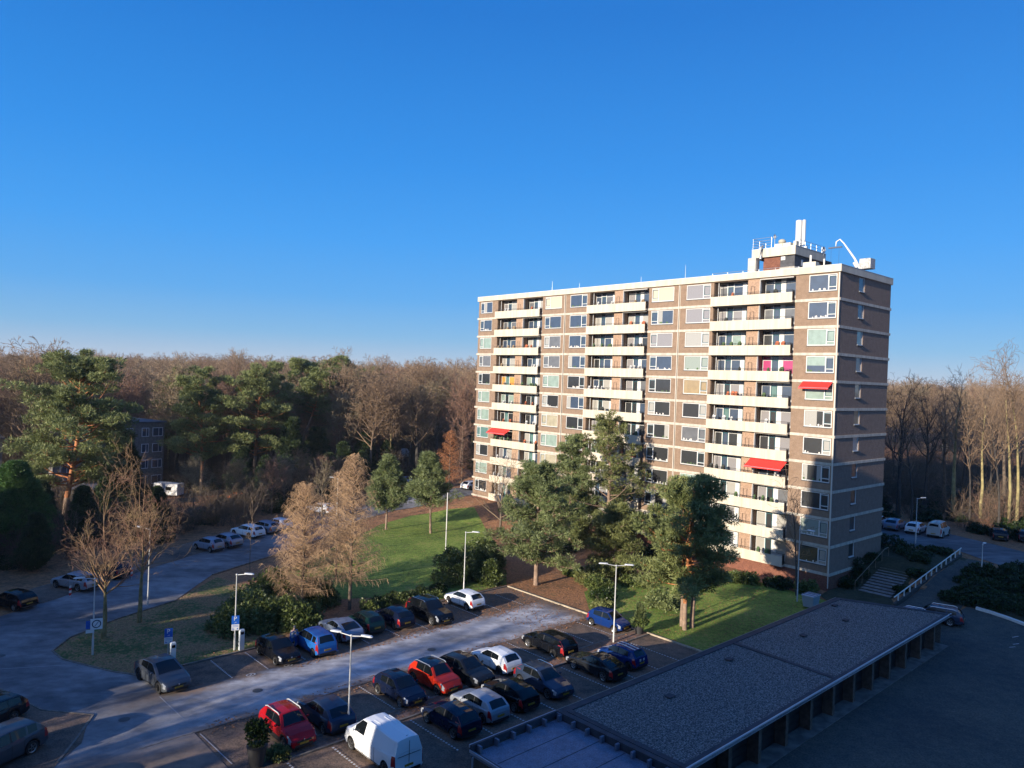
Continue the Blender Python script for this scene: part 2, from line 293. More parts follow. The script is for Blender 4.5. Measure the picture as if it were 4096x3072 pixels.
# kerbs and dividing strip
kb=MB()
def kerb(pts, wd=.14, ht=.13):
    for (a0,b0),(a1,b1) in zip(pts[:-1],pts[1:]):
        L=math.hypot(a1-a0,b1-b0); n=max(1,int(L/2.5)); dx,dy=(a1-a0)/L,(b1-b0)/L; nx,ny=-dy*wd/2,dx*wd/2
        for i in range(n):
            p,q=(a0+dx*L*i/n,b0+dy*L*i/n),(a0+dx*(L*(i+1)/n-.012),b0+dy*(L*(i+1)/n-.012))
            v=[P3(p[0]+s*nx,p[1]+s*ny,z) for z in (-.02,ht) for s in (-1,1)]+[P3(q[0]+s*nx,q[1]+s*ny,z) for z in (-.02,ht) for s in (-1,1)]
            kb.add(v,[(0,1,3,2),(4,6,7,5),(0,4,5,1),(2,3,7,6),(0,2,6,4),(1,5,7,3)])
kerb([(15.6,51.35),(24,51.6),(37,52.4),(49,52.6)]); kerb([(15.5,51.2),(14.1,53.2),(13.1,55.3),(12.1,57.4),(11.9,59.5),(13.4,61.7),(17.3,64.1),(22.5,66.3)],.12,.1)
kerb([(18.1,35.6),(49.1,35.7)]); kerb([(18.1,36.9),(49,36.9)]); kerb([(12.5,41.5),(18,41.6)],.12,.06)
kerb([(28,72.5),(38,77.4),(46,81.9),(54,88.1)]); kerb([(8.9,42.6),(10.1,44.5),(11.6,47.2),(9.5,49.6),(8.6,52.8),(8.1,54.5)],.12,.1); kerb([(12,75.6),(20,80.6),(30,86.6),(40,92.1)],.14,.1)
kb.build('kerb', mm('kerbstone',(.15,.13,.11),.85,var=.3,scale=3), kind='structure')
kb=MB(); kerb([(49.05,52.5),(49.05,37)]); kerb([(49.3,36),(49.3,27.4)]); kb.build('kerb', mm('kerb_tan',(.36,.30,.22),.85,var=.2,scale=3), kind='structure')
kw=MB(); KP=[(78.1,20.2),(77.9,19.1),(77.4,17.6),(76.8,16.2),(76.0,14.4),(74.9,12.2)]
for (p0,q0),(p1,q1) in zip(KP[:-1],KP[1:]):
    kw.add([P3(p0-.15,q0,-.02),P3(p1-.15,q1,-.02),P3(p1+.15,q1,-.02),P3(p0+.15,q0,-.02),P3(p0-.15,q0,.24),P3(p1-.15,q1,.24),P3(p1+.15,q1,.24),P3(p0+.15,q0,.24)],[(0,3,2,1),(4,5,6,7),(0,1,5,4),(1,2,6,5),(2,3,7,6),(3,0,4,7)])
kw.build('white_kerb', M_['white_paint'], kind='structure')
sheet('divider_strip',[(18.1,35.7),(49.1,35.8),(49.0,36.83),(18.1,36.83)],M_['strip'],.11)
mk=MB()
def line(a0,b0,a1,b1,wd=.1,dash=None,z=.085):
    L=math.hypot(a1-a0,b1-b0); dx,dy=(a1-a0)/L,(b1-b0)/L; n=int(L/dash) if dash else 1
    for i in range(n):
        s,e=L*i/n, L*(i+(.55 if dash else 1))/n
        mk.quad(P3(a0+dx*s-dy*wd/2,b0+dy*s+dx*wd/2,z),P3(a0+dx*s+dy*wd/2,b0+dy*s-dx*wd/2,z),P3(a0+dx*e+dy*wd/2,b0+dy*e-dx*wd/2,z),P3(a0+dx*e-dy*wd/2,b0+dy*e+dx*wd/2,z))
for a in (19.8,22.25,25.0,27.6,30.2,32.9,35.6,38.2,40.9,43.5,46.2): line(a,47.4,a,51.2,.1,.22)
for a in (20.4,23.0,25.6,28.2,30.8,33.4,36,38.6,41.3,43.9,46.6): line(a,37.1,a,41.3,.1,.22)
for a in (17.8,20.4,23.0,25.5,28.2,30.7,33.2,35.7,38.4,41.1,43.7,46.3): line(a,30.8,a,35.4,.11,.24)
for b,a in ((45.5,62),(44.5,58)): pass
for a0,b0 in ((70.5,15.8),(71.6,15.8),(73.2,16.2),(70.9,14.2)): line(a0,b0,a0+.6,b0-.3,.08)
for a0,b0 in ((20.95,47.15),(23.6,47.15)):
    for k in range(14):
        t=2*math.pi*k/14; t2=2*math.pi*(k+1)/14
        mk.quad(P3(a0+.32*math.cos(t),b0+.22*math.sin(t),.085),P3(a0+.32*math.cos(t2),b0+.22*math.sin(t2),.085),P3(a0+.25*math.cos(t2),b0+.16*math.sin(t2),.085),P3(a0+.25*math.cos(t),b0+.16*math.sin(t),.085))
    line(a0-.1,b0-.1,a0+.12,b0+.1,.07)
mk.build('parking_markings', mm('marking',(.46,.46,.46),.8,var=.25,scale=8), kind='structure')
jl=MB()
def jline(a0,b0,a1,b1,wd=.06):
    L=math.hypot(a1-a0,b1-b0); dx,dy=(a1-a0)/L*1,(b1-b0)/L; jl.quad(*[P3(x,y,.062) for x,y in ((a0-dy*wd/2,b0+dx*wd/2),(a0+dy*wd/2,b0-dx*wd/2),(a1+dy*wd/2,b1-dx*wd/2),(a1-dy*wd/2,b1+dx*wd/2))])
for q in ((15.3,47.4,15.4,43.5),(26.5,43.9,26.5,42.2),(34.5,46.5,34.6,44.2),(41,45.8,41,42.5),(15.5,41.2,15.6,37.0),(8.5,58,12,56.2),(5,62,9,64.5)): jline(*q)
jl.build('road_joint', mm('joint_line',(.30,.30,.31),.85), kind='structure')
cv=MB()
for a,b in ((20.3,44.6),(33.2,43.6),(12.8,45.5),(9.0,60.5),(27,75)):
    cv.v+= [P3(a+.32*math.cos(t*math.pi/6),b+.32*math.sin(t*math.pi/6),.066) for t in range(12)]; n_=len(cv.v); cv.f.append(tuple(range(n_-12,n_))); cv.m.append(0)
cv.build('drain_covers', mm('drain',(.06,.06,.06),.6), kind='structure')

# ------------------------------------------------------------------ lower garages
gr=empty('garage_row',(*W2(23.2,27.1),0),TH,'long flat roofed garage row with gravel roof and dark doors, right foreground','garage')
FAR=[(44.4,-7.9),(40.9,0)]        # skewed far end, local x along the row, y across
b=MB(); b.box(6.4,40.6,-.16,-.02,0,2.28); b.prism([(43.4,-6.6),(43.9,-7.3),(41.05,-.1),(40.6,-.1)],0,2.28); b.box(0.06,.2,-7.6,-.05,0,2.2); b.box(.06,6.4,-.16,-.02,0,2.2)
b.build('wall', M_['brick_dark'], gr)
for i in range(-1,13):
    x=5.0+i*3.05 if i>=0 else .3
    if x<43.6: b=MB(); b.box(x-.16,x+.16,-7.55,-6.9,0,2.27 if i>0 else 2.1); b.build('pillar', mm('pillar_brick',(.09,.065,.05),.9,var=.3,scale=4), gr)
for i in range(12):
    x=5.0+i*3.05
    d=MB(); d.box(x+.2,x+2.85,-6.9,-6.82,.05,2.2,0)
    for k in range(5): d.box(x+.25,x+2.8,-6.93,-6.905,.12+k*.42,.14+k*.42,0)
    d.build('garage_door', mm('garage_door',(.012,.012,.013),.5), gr)
b=MB(); b.box(5.0,43.6,-8.0,-6.95,.0,.06); b.build('apron', mm('apron_concrete',(.12,.115,.105),.9,var=.35,scale=1.5), gr)
rf=MB(); P=[(6.35,-7.95)]+FAR+[(6.35,0)]
rf.prism(P,2.3,2.44); rf.build('roof', M_['roofing'], gr)
def rim(pts, w0, z0, z1, name, m):
    r=MB()
    for (x0,y0),(x1,y1) in zip(pts[:-1],pts[1:]):
        L=math.hypot(x1-x0,y1-y0); dx,dy=(x1-x0)/L,(y1-y0)/L; nx,ny=-dy*w0,dx*w0
        r.prism([(x0,y0),(x1,y1),(x1+nx,y1+ny),(x0+nx,y0+ny)] if nx*0==0 else None,z0,z1)
    return r.build(name, m, gr)
rim([(6.35,-7.95),FAR[0]],.05,2.28,2.52,'fascia',mm('fascia_pale',(.50,.52,.56),.5))
rim([(6.6,-7.88),(44.1,-7.88)],.28,2.44,2.50,'roof_edge',M_['roofing'])
rim([(40.9,0),(6.35,0)],.45,2.44,2.52,'roof_edge',M_['roofing']); rim([(44.3,-7.9),(40.9,-.02)],.45,2.44,2.515,'roof_edge',M_['roofing'])
rim([(6.42,0),(6.42,-7.9)],.35,2.44,2.53,'roof_edge',M_['roofing']); rim([(23.4,-.1),(22.9,-7.7)],.3,2.44,2.525,'roof_edge',M_['roofing'])
rim([(40.92,.04),(6.0,.04)],.04,2.36,2.535,'drip_edge',mm('drip',(.20,.18,.15),.6))
M_['gravel']=surf('roof_gravel',[(0.40,(.05,.05,.055)),(0.5,(.105,.10,.10)),(0.6,(.21,.20,.185))],4.0,11.0,rough=.9,bump=.05,bscale=9,mixw=.7,fs=11,fine=(.6,1.4))
b=MB(); b.prism([(6.8,-7.6),(22.95,-7.6),(23.3,-.45),(6.8,-.45)],2.43,2.47); b.prism([(23.25,-7.6),(43.6,-7.6),(40.55,-.45),(23.6,-.45)],2.43,2.471); b.build('gravel_bed', M_['gravel'], gr)
# loose gravel: real pebbles scattered over the bed
rng=np.random.default_rng(5); n=9000
X=rng.uniform(6.9,43,n); Y=rng.uniform(-7.5,-.5,n); ok=(X<43.6-(Y+7.6)*.43)&(abs(X-23.2)>.3); X,Y=X[ok],Y[ok]; s_=rng.uniform(.025,.05,len(X))
g=MB()
for x,y,s in zip(X,Y,s_):
    t=random.Random(int(x*1e4)).uniform(0,6.28); c,d=math.cos(t)*s,math.sin(t)*s
    g.add([(x+c,y+d,2.468),(x-d*.7,y+c*.7,2.468),(x-c,y-d,2.468),(x+d*.7,y-c*.7,2.468),(x,y,2.468+s*.9)],[(0,1,4),(1,2,4),(2,3,4),(3,0,4)])
g.build('pebbles', mm('pebble',(.20,.195,.185),.8,var=.6,scale=12), gr, kind='stuff')
for x,y in ((12.5,-2.8),(20.4,-1.9),(29.0,-2.8),(35.2,-3.2),(38.4,-.95)):
    d=MB(); d.prism([(x-.22,y-.16),(x+.22,y-.16),(x+.22,y+.16),(x-.22,y+.16)],2.47,2.55); d.prism([(x-.28,y-.21),(x+.28,y-.21),(x+.28,y+.21),(x-.28,y+.21)],2.55,2.58); d.build('roof_vent', M_['roofing'], gr)
# lower end section with studded upstands
b=MB(); b.box(.0,6.35,-7.95,0,2.05,2.15); b.build('low_roof', surf('frosty_bitumen',[(0.35,(.10,.12,.17)),(0.6,(.17,.20,.27))],.5,3,rough=.6,bump=.01,bscale=4), gr)
b=MB()
for k in range(1,5): b.box(.4,5.9,-k*1.6-.02,-k*1.6+.02,2.15,2.158)
b.build('roof_seam', M_['roofing'], gr)
b=MB(); b.box(0,6.0,-.12,0,2.15,2.55); b.box(0,.1,-7.95,-.12,2.15,2.30); b.box(6.0,6.34,-7.9,0,2.15,2.54); b.build('upstand', M_['roofing'], gr)
for k in range(6): b=MB(); b.box(.3+k*1.12,.42+k*1.12,-.42,-.125,2.152,2.5); b.build('stud', mm('stud',(.11,.13,.18),.7,var=.2,scale=3), gr)
for k in range(8): b=MB(); b.box(5.72,5.995,-.5-k*.98,-.38-k*.98,2.152,2.48); b.build('stud', M_['stud'], gr)
b=MB(); b.box(-.05,6.0,.0,.05,2.42,2.56); b.box(-.06,-.01,-7.95,.0,2.2,2.32); b.build('metal_trim', mm('trim',(.32,.35,.42),.4,metal=.3), gr)
b=MB(); b.tube([(-.12,-.35,0),(-.12,-.35,2.1)],.05,8); b.build('downpipe', mm('pvc',(.22,.26,.32),.5), gr)
b=MB(); b.box(.3,6.0,-7.72,-7.6,0,2.05); b.build('end_wall', M_['brick_dark'], gr)

# ------------------------------------------------------------------ apartment block
CX,CY,AU=32.744,74.434,R_(131.64); BL=57.82; BW=12.55
ap=empty('apartment_block',(CX,CY,0),AU,'eleven storey brick apartment block with cream balconies, the tall building right of centre','building')
U=(math.cos(AU),math.sin(AU)); N=(-math.sin(AU),math.cos(AU))
def FW(u,off,z): return (CX+U[0]*u+N[0]*off, CY+U[1]*u+N[1]*off, z)
def zk(k): return 29.767-2.8*(k-1)
ROOF=33.08
# module data: right window, balcony centre, left window
MODS=[dict(rw=(.32,3.27),bc=9.62,lw=(15.1,18.45)),dict(rw=(20.25,23.6),bc=28.95,lw=(34.5,37.7)),dict(rw=(39.35,42.65),bc=48.1,lw=(54.5,57.35))]
holes=[]
for m in MODS:
    m['op']=(m['bc']-4.9,m['bc']+5.05)
    for k in range(1,12):
        for kk in ('rw','lw'): holes.append((m[kk][0],m[kk][1],zk(k)+.74,zk(k)+2.47))
        holes.append((m['op'][0],m['op'][1],zk(k)-.05,zk(k)+2.52))
def wallgrid(mb, u0,u1,z0,z1,holes,fn,depth,mi=0,mr=0):
    us=sorted(set([u0,u1]+[h[i] for h in holes for i in (0,1) if u0<h[i]<u1])); zs=sorted(set([z0,z1]+[h[i] for h in holes for i in (2,3) if z0<h[i]<z1]))
    for i in range(len(us)-1):
        run=None
        for j in range(len(zs)-1):
            cu,cz=(us[i]+us[i+1])/2,(zs[j]+zs[j+1])/2
            solid=not any(h[0]<cu<h[1] and h[2]<cz<h[3] for h in holes)
            if solid and run is None: run=zs[j]
            if (not solid or j==len(zs)-2) and run is not None:
                e=zs[j+1] if solid else zs[j]
                mb.quad(fn(us[i],0,run),fn(us[i+1],0,run),fn(us[i+1],0,e),fn(us[i],0,e),mi); run=None
    for a,b_,c,d in holes:
        for q in (((a,c),(a,d)),((b_,d),(b_,c)),((a,d),(b_,d)),((b_,c),(a,c))):
            (p0,p1),(q0,q1)=q; mb.quad(fn(p0,0,p1),fn(q0,0,q1),fn(q0,-depth,q1),fn(p0,-depth,p1),mr)
b=MB(); fl=lambda u,o,z:(u,o,z)
wallgrid(b,0,BL,1.49,32.4,holes,fl,.14)
b.build('facade_wall', M_['brick'], ap)
sh=[(4.36,5.78,zk(k)+1.02,zk(k)+2.54) for k in range(1,12)]
b=MB(); wallgrid(b,0,BW,1.49,32.4,sh,lambda v,o,z:(-o if o else 0,-v,z) if False else (0-o*-1*-1,-v,z),.16)
b.v=[(-x if False else x,y,z) for x,y,z in b.v]
b.build('side_wall', M_['brick_side_shade'], ap)
b=MB(); b.quad((BL,0,0),(BL,-BW,0),(BL,-BW,32.4),(BL,0,32.4)); b.quad((0,-BW,0),(BL,-BW,0),(BL,-BW,32.4),(0,-BW,32.4)); b.build('rear_wall', M_['brick_side_shade'], ap)
b=MB(); b.box(-.04,BL+.04,-BW-.04,.02,-1,1.485); b.build('plinth', M_['brick_red'], ap)
# floor bands
def in_op(u): return any(m['op'][0]<u<m['op'][1] for m in MODS)
cuts=[-.09]+sum([[m['op'][0],m['op'][1]] for m in MODS],[])+[BL+.22]
for k in range(1,12):
    z1=zk(k)
    for i in range(0,len(cuts),2): b=MB(); b.box(cuts[i],cuts[i+1],-.02,.07,z1-.28,z1); b.build('floor_band', M_['band'], ap)
    b=MB(); b.box(-.09,0.02,-BW-.1,-.02,z1-.28,z1-.001); b.build('side_band', M_['band'], ap)
b=MB(); b.box(-.16,BL+.14,-BW-.14,.22,32.38,ROOF); b.build('roof_fascia', M_['cream'], ap)
b=MB(); b.box(-.18,BL+.16,-BW-.16,.24,ROOF,ROOF+.04); b.build('roof_trim', mm('rooftrim',(.55,.56,.55),.5), ap)
for x in (.02,19.42,38.62): b=MB(); b.tube([(x,.13,.3),(x,.13,32.3)],.055,6); b.build('downpipe', mm('downpipe',(.55,.50,.43),.6), ap)
for q0,q1,q2,q3 in ((-.02,.16,.02,.08),(19.28,19.36,0,.03),(38.46,38.54,0,.03)): b=MB(); b.box(q0,q1,q2,q3,1.5,32.3); b.build('corner_strip', M_['band'], ap)
# glass looks
def glass(name, col, rough=.06, coat=1.0): 
    if name not in M_:
        M_[name]=mat(name, col, .5, var=.12, scale=1.5, coat=coat)
    return M_[name]
GL=dict(blue=glass('pane_sky_tint',(.028,.048,.085)), dark=glass('pane_dark',(.012,.014,.016)), green=glass('blind_green',(.20,.27,.235)), beige=glass('blind_beige',(.31,.28,.20)),  # blue pane: the sky's reflection is put into the glass colour
        tan=glass('blind_tan',(.26,.19,.10)), grey=glass('pane_grey',(.10,.105,.115)), screen=mm('beige_screen',(.44,.39,.29),.8), white=glass('curtain_white',(.36,.35,.31)),
        amber=glass('blind_amber',(.55,.25,.05)), pink=glass('curtain_pink',(.35,.02,.11)), teal=glass('pane_teal',(.08,.16,.15)))
def curtmat(name,col,sc=28):
    m=bpy.data.materials.new(name); m.use_nodes=True; t=m.node_tree; b=t.nodes['Principled BSDF']
    tc=t.nodes.new('ShaderNodeTexCoord'); wv=t.nodes.new('ShaderNodeTexWave'); wv.bands_direction='X'; wv.inputs['Scale'].default_value=sc/6.28; wv.inputs['Distortion'].default_value=1.2
    t.links.new(tc.outputs['Object'], wv.inputs['Vector']); r=t.nodes.new('ShaderNodeValToRGB')
    r.color_ramp.elements[0].color=(*[c*.5 for c in col],1); r.color_ramp.elements[1].color=(*col,1); r.color_ramp.elements[0].position=.2; r.color_ramp.elements[1].position=.7  # flat cloth: the shade of its folds is coloured in as darker bands
    t.links.new(wv.outputs['Fac'], r.inputs['Fac']); t.links.new(r.outputs['Color'], b.inputs['Base Color']); b.inputs['Roughness'].default_value=.5; b.inputs['Coat Weight'].default_value=.8; b.inputs['Coat Roughness'].default_value=.05
    return m
GL['curtain']=curtmat('net_curtain',(.38,.37,.34),30); GL['curtain2']=curtmat('grey_curtain',(.26,.25,.26),24); GL['curtaing']=curtmat('green_curtain',(.28,.33,.29),30)
GL['pink']=curtmat('pink_curtain',(.42,.03,.15),30)
GLK=list(GL.keys()); GLM=[GL[k] for k in GLK]
GL['room']=mm('room_thing',(.35,.30,.22),.7)
def pane_fill(b, u0,u1,z0,z1,look,off,rd):
    """glass plus whatever hangs right behind it, as side by side or stacked strips"""
    ix=GLK.index
    def q(a,c,d,e,l,o=0): b.quad((a,off+o,d),(c,off+o,d),(c,off+o,e),(a,off+o,e),ix(l))
    if look=='half': q(u0,u1,z0,z0+(z1-z0)*.42,'blue'); q(u0,u1,z0+(z1-z0)*.42,z1,'green')
    elif look=='left': w_=(u1-u0)*.28; q(u1-w_,u1,z0,z1,'curtain'); q(u0,u1-w_,z0,z1,'blue')
    elif look=='right': w_=(u1-u0)*.3; q(u0,u0+w_,z0,z1,'curtain'); q(u0+w_,u1,z0,z1,'dark')
    elif look=='parted': w_=(u1-u0)*.24; q(u0,u0+w_,z0,z1,'curtain'); q(u1-w_,u1,z0,z1,'curtain'); q(u0+w_,u1-w_,z0,z1,'dark')
    elif look=='wcurt': w_=(u1-u0)*.35; q(u0,u0+w_,z0,z1,'dark'); q(u0+w_,u1,z0,z1,'curtain')
    else: q(u0,u1,z0,z1,look)
def sill_things(b, u0,u1,z,off,rd,n):
    for i in range(n):
        u=rd.uniform(u0+.1,u1-.1); s=rd.uniform(.05,.11); b.ball((u,off,z+s*1.2),(s,.02,s*1.3),0,6,4)
def window(k, uu, flip, look, rd):
    z0,z1=zk(k)+.74,zk(k)+2.47; u0,u1=uu; W=u1-u0; o=-.09
    f=MB(); t=.085
    sm=.30*W; sp = u0+sm if not flip else u1-sm
    f.box(u0,u1,o-.05,o+.06,z0,z0+t); f.box(u0,u1,o-.05,o+.06,z1-t,z1); f.box(u0,u0+t,o-.05,o+.058,z0+t,z1-t); f.box(u1-t,u1,o-.05,o+.058,z0+t,z1-t)
    f.box(sp-.055,sp+.055,o-.05,o+.057,z0+t,z1-t)
    s0,s1=(u0+t,sp-.055) if not flip else (sp+.055,u1-t)
    f.box(s0,s1,o-.05,o+.05,z0+.36,z0+.43); f.box(s0,s1,o-.05,o+.05,z1-.22,z1-.16)
    wf=f.build('window', M_['white'], ap)
    c=MB(); c.box(s0+.02,s0+.07,o-.03,o+.03,z0+.44,z1-.23); c.box(s1-.07,s1-.02,o-.03,o+.03,z0+.44,z1-.23); c.box(s0+.07,s1-.07,o-.03,o+.03,z0+.44,z0+.5); c.box(s0+.07,s1-.07,o-.03,o+.03,z1-.29,z1-.23)
    c.build('casement', M_['teal'], wf)
    p=MB(); b0,b1=(sp+.05,u1-t) if not flip else (u0+t,sp-.05)
    pane_fill(p,b0,b1,z0+t,z1-t,look,o,rd); l2={'half':'blue','left':'blue','parted':'dark','right':'dark','wcurt':'dark'}.get(look,look)
    if look in('blue','dark','grey') and rd.random()<.35: l2='curtain'
    pane_fill(p,s0,s1,z0+t,z1-t,l2,o-.005,rd)
    p.build('pane', GLM, wf)
    s=MB(); s.box(u0-.03,u1+.03,-.06,.05,z0-.075,z0-.002); s.build('sill', mm('sill',(.05,.06,.065),.5), wf)
    if look in ('blue','dark','half','left','right','grey','parted','curtaing','wcurt') and rd.random()<.85:
        s=MB(); sill_things(s,b0,b1,z0+t,o+.01,rd,rd.randint(3,7)); s.build('ornaments', mm('pot',(.55,.52,.47),.6) if rd.random()<.6 else mm('plant',(.05,.10,.03),.7), wf)
LOOK={ (0,'rw'):['blue','blue','green','half','green','wcurt','dark','parted','dark','curtaing','dark'],
       (0,'lw'):['curtain2','curtain2','curtain','curtaing','tan','dark','grey','dark','green','dark','dark'],
       (1,'rw'):['screen','left','curtain2','blue','dark','dark','right','dark','dark','parted','dark'],
       (1,'lw'):['blue','blue','blue','left','dark','left','dark','blue','green','dark','dark'],
       (2,'rw'):['screen','blue','grey','grey','green','dark','beige','green','beige','green','dark'],
       (2,'lw'):['left','blue','green','grey','dark','green','green','teal','dark','green','dark']}
rd=random.Random(11)
for mi_,m in enumerate(MODS):
    for kk in ('rw','lw'):
        for k in range(1,12):
            fl_= (kk=='lw') if mi_==2 else False
            if mi_==2 and kk=='rw': fl_=True
            if mi_==1: fl_=(kk=='rw')
            window(k,m[kk],fl_,LOOK[(mi_,kk)][k-1],rd)
for k in range(1,12):
    z0,z1=zk(k)+1.02,zk(k)+2.54; f=MB(); x=.12
    f.box(x-.04,x+.05,-4.44,-4.36,z0,z1); f.box(x-.06,x+.05,-5.78,-5.66,z0,z1); f.box(x-.14,x+.05,-5.66,-4.44,z0,z0+.09); f.box(x-.04,x+.05,-5.66,-4.44,z1-.07,z1)
    wf=f.build('side_window', M_['white'], ap)
    p=MB(); l=['blue','blue','green','blue','tan','tan','white','dark','dark','dark','dark'][k-1]; p.quad((x,-5.66,z0+.09),(x,-4.44,z0+.09),(x,-4.44,z1-.07),(x,-5.66,z1-.07)); p.build('pane', GL[l], wf)
    s=MB(); s.box(-.12,.02,-5.86,-4.3,z0-.07,z0-.003); s.build('sill', M_['sill'], wf)
# balconies (loggias behind a projecting cream front)
DEP=1.35
for mi_,m in enumerate(MODS):
    bc=m['bc']; u0,u1=m['op']
    for k in range(1,12):
        z=zk(k)
        b=MB(); b.box(bc-4.82,bc+5.1,.48,.56,z-.28,z+.80); b.box(bc+5.04,bc+5.1,.0,.48,z-.28,z+.80)
        pp=b.build('balcony_front', M_['cream'], ap)
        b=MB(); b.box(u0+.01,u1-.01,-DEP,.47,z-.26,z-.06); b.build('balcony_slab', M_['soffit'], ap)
        s=MB(); s.box(bc+.12,bc+.14,.565,.568,z-.27,z+.79); s.box(bc-2.4,bc-2.385,.565,.5665,z-.27,z+.79); s.box(bc+2.6,bc+2.615,.565,.5665,z-.27,z+.79); s.build('panel_joint', mm('joint',(.30,.26,.20),.8), pp)
        r=MB(); r.tube([(bc-4.8,.45,z+1.05),(bc+5.08,.45,z+1.05)],.022,5); r.tube([(bc-4.8,.45,z+.93),(bc+5.08,.45,z+.93)],.012,4)
        for i in range(7): r.tube([(bc-4.8+i*1.645,.45,z+.75),(bc-4.8+i*1.645,.45,z+1.05)],.018,4)
        for i in range(5): r.tube([(bc-4.8,.42-.42*i/4-.02,z-.1),(bc-4.8,.42-.42*i/4-.02,z+1.05)],.02,4)
        r.box(bc-4.81,bc-4.79,.0,.46,z-.02,z+.9); r.build('railing', M_['rail'], ap)
        # inner walls
        for q0,q1 in ((u0,u0+.02),(u1-.02,u1)): b=MB(); b.box(q0,q1,-DEP,-.141,z-.06,z+2.52); b.build('loggia_wall', M_['brick'], ap)
        b=MB(); b.box(bc-.72,bc+.72,-DEP+.3,-.02,z-.06,z+2.52)
        b.build('pier', mm('pier_brick',(.31,.205,.14),.9,var=.18,scale=6), ap)
        b=MB(); b.box(bc-.78,bc-.725,-.3,.0,z-.06,z+2.5); b.box(u0+.05,u0+.11,-.45,-.38,z-.06,z+2.5); b.box(bc+.73,bc+.78,-.3,-.2,z-.06,z+2.5); b.box(u1-.5,u1-.44,-.3,-.24,z-.06,z+2.5); b.build('post', M_['white'], ap)
        b=MB(); b.tube([(bc-.15,.06,z+.8),(bc-.15,.06,z+1.75),(bc+.3,.06,z+1.75),(bc+.3,.06,z+.8)],.018,4,cap=False); b.build('divider_frame', M_['rail'], ap)
        for side in (0,1):
            h0,h1=(u0+.02,bc-.72) if side==0 else (bc+.72,u1-.02); y=-DEP+.02
            els=([('d',.55),('w',1.25),('p',.45),('d',.85),('w',1.05)] if side==0 else [('d',.85),('p',.42),('w',1.15),('d',.8),('w',.95)])
            tot=sum(e[1] for e in els); sc_=(h1-h0)/tot; x=h0
            f=MB(); p=MB(); dd_=MB(); f.box(h0,h1,y-.06,y-.01,z-.05,z+2.5)
            base=rd.choice(['dark','blue','grey','dark','curtain','curtain2','green' if rd.random()<.4 else 'dark'])
            if mi_==0 and k==4 and side==0: base='pink'
            if mi_==2 and k==5 and side==1: base='amber'
            if k<=4 and base=='dark': base='blue'  # upper floors take the blue that stands for reflected sky
            for e,wd in els:
                x1=x+wd*sc_
                if e=='w':
                    f.box(x,x+.06,y,y+.07,z-.05,z+2.5); f.box(x1-.06,x1,y,y+.07,z-.05,z+2.5); f.box(x+.06,x1-.06,y,y+.07,z+.5,z+.62); f.box(x+.06,x1-.06,y,y+.07,z+2.42,z+2.5); f.box(x+.06,x1-.06,y,y+.06,z+2.0,z+2.06)
                    f.box(x+.06,x1-.06,y,y+.05,z-.05,z+.5)
                    lk=base if rd.random()<.6 else rd.choice(['blue','curtain','dark','grey','curtain2'])
                    pane_fill(p,x+.06,x1-.06,z+.62,z+2.42,lk,y+.02,rd)
                elif e=='p': f.box(x,x1,y,y+.09,z-.05,z+2.5)
                else:
                    dd_.box(x+.05,x+.14,y,y+.06,z-.03,z+2.06); dd_.box(x1-.14,x1-.05,y,y+.06,z-.03,z+2.06); dd_.box(x+.14,x1-.14,y,y+.06,z-.03,z+.2); dd_.box(x+.14,x1-.14,y,y+.06,z+1.96,z+2.06)
                    f.box(x,x+.05,y,y+.07,z-.05,z+2.5); f.box(x1-.05,x1,y,y+.07,z-.05,z+2.5); f.box(x+.05,x1-.05,y,y+.065,z+2.07,z+2.14)
                    lk='blue' if k<5 else rd.choice(['dark','dark','teal','blue'])
                    pane_fill(p,x+.14,x1-.14,z+.2,z+1.96,lk,y+.03,rd); pane_fill(p,x+.05,x1-.05,z+2.14,z+2.5,'dark',y+.03,rd)
                x=x1
            wf=f.build('balcony_window', M_['white'], ap); dd_.build('door_leaf', M_['teal'], wf); p.build('pane', GLM, wf)
            if rd.random()<.75:
                s=MB()
                for _ in range(rd.randint(1,4)):
                    uu=rd.uniform(h0+.3,h1-.3); hh=rd.uniform(.55,1.05); ww=rd.uniform(.08,.2); s.box(uu-ww,uu+ww,-.2,.1,z-.05,z+.75+hh*.35,0); s.ball((uu,-.05,z+.85+hh*.3),(ww*1.3,.15,.18),0,7,5)
                s.build('balcony_furniture', rd.choice([mm('furn_dark',(.03,.035,.03),.7),mm('furn_green',(.06,.11,.04),.8),mm('furn_white',(.5,.5,.48),.6),mm('furn_terra',(.42,.12,.05),.8),mm('furn_tan',(.28,.2,.12),.8)]), ap)
        # slim awning cassette above the opening
        if rd.random()<.6:
            b=MB(); b.box(bc+.8 if rd.random()<.5 else bc-4.7,bc+4.9 if rd.random()<.5 else bc-.8,.02,.14,z+2.36,z+2.5) if False else b.box(bc-4.7,bc-.8,.01,.13,z+2.38,z+2.5); b.build('awning_box', mm('cassette',(.35,.33,.30),.5), ap)
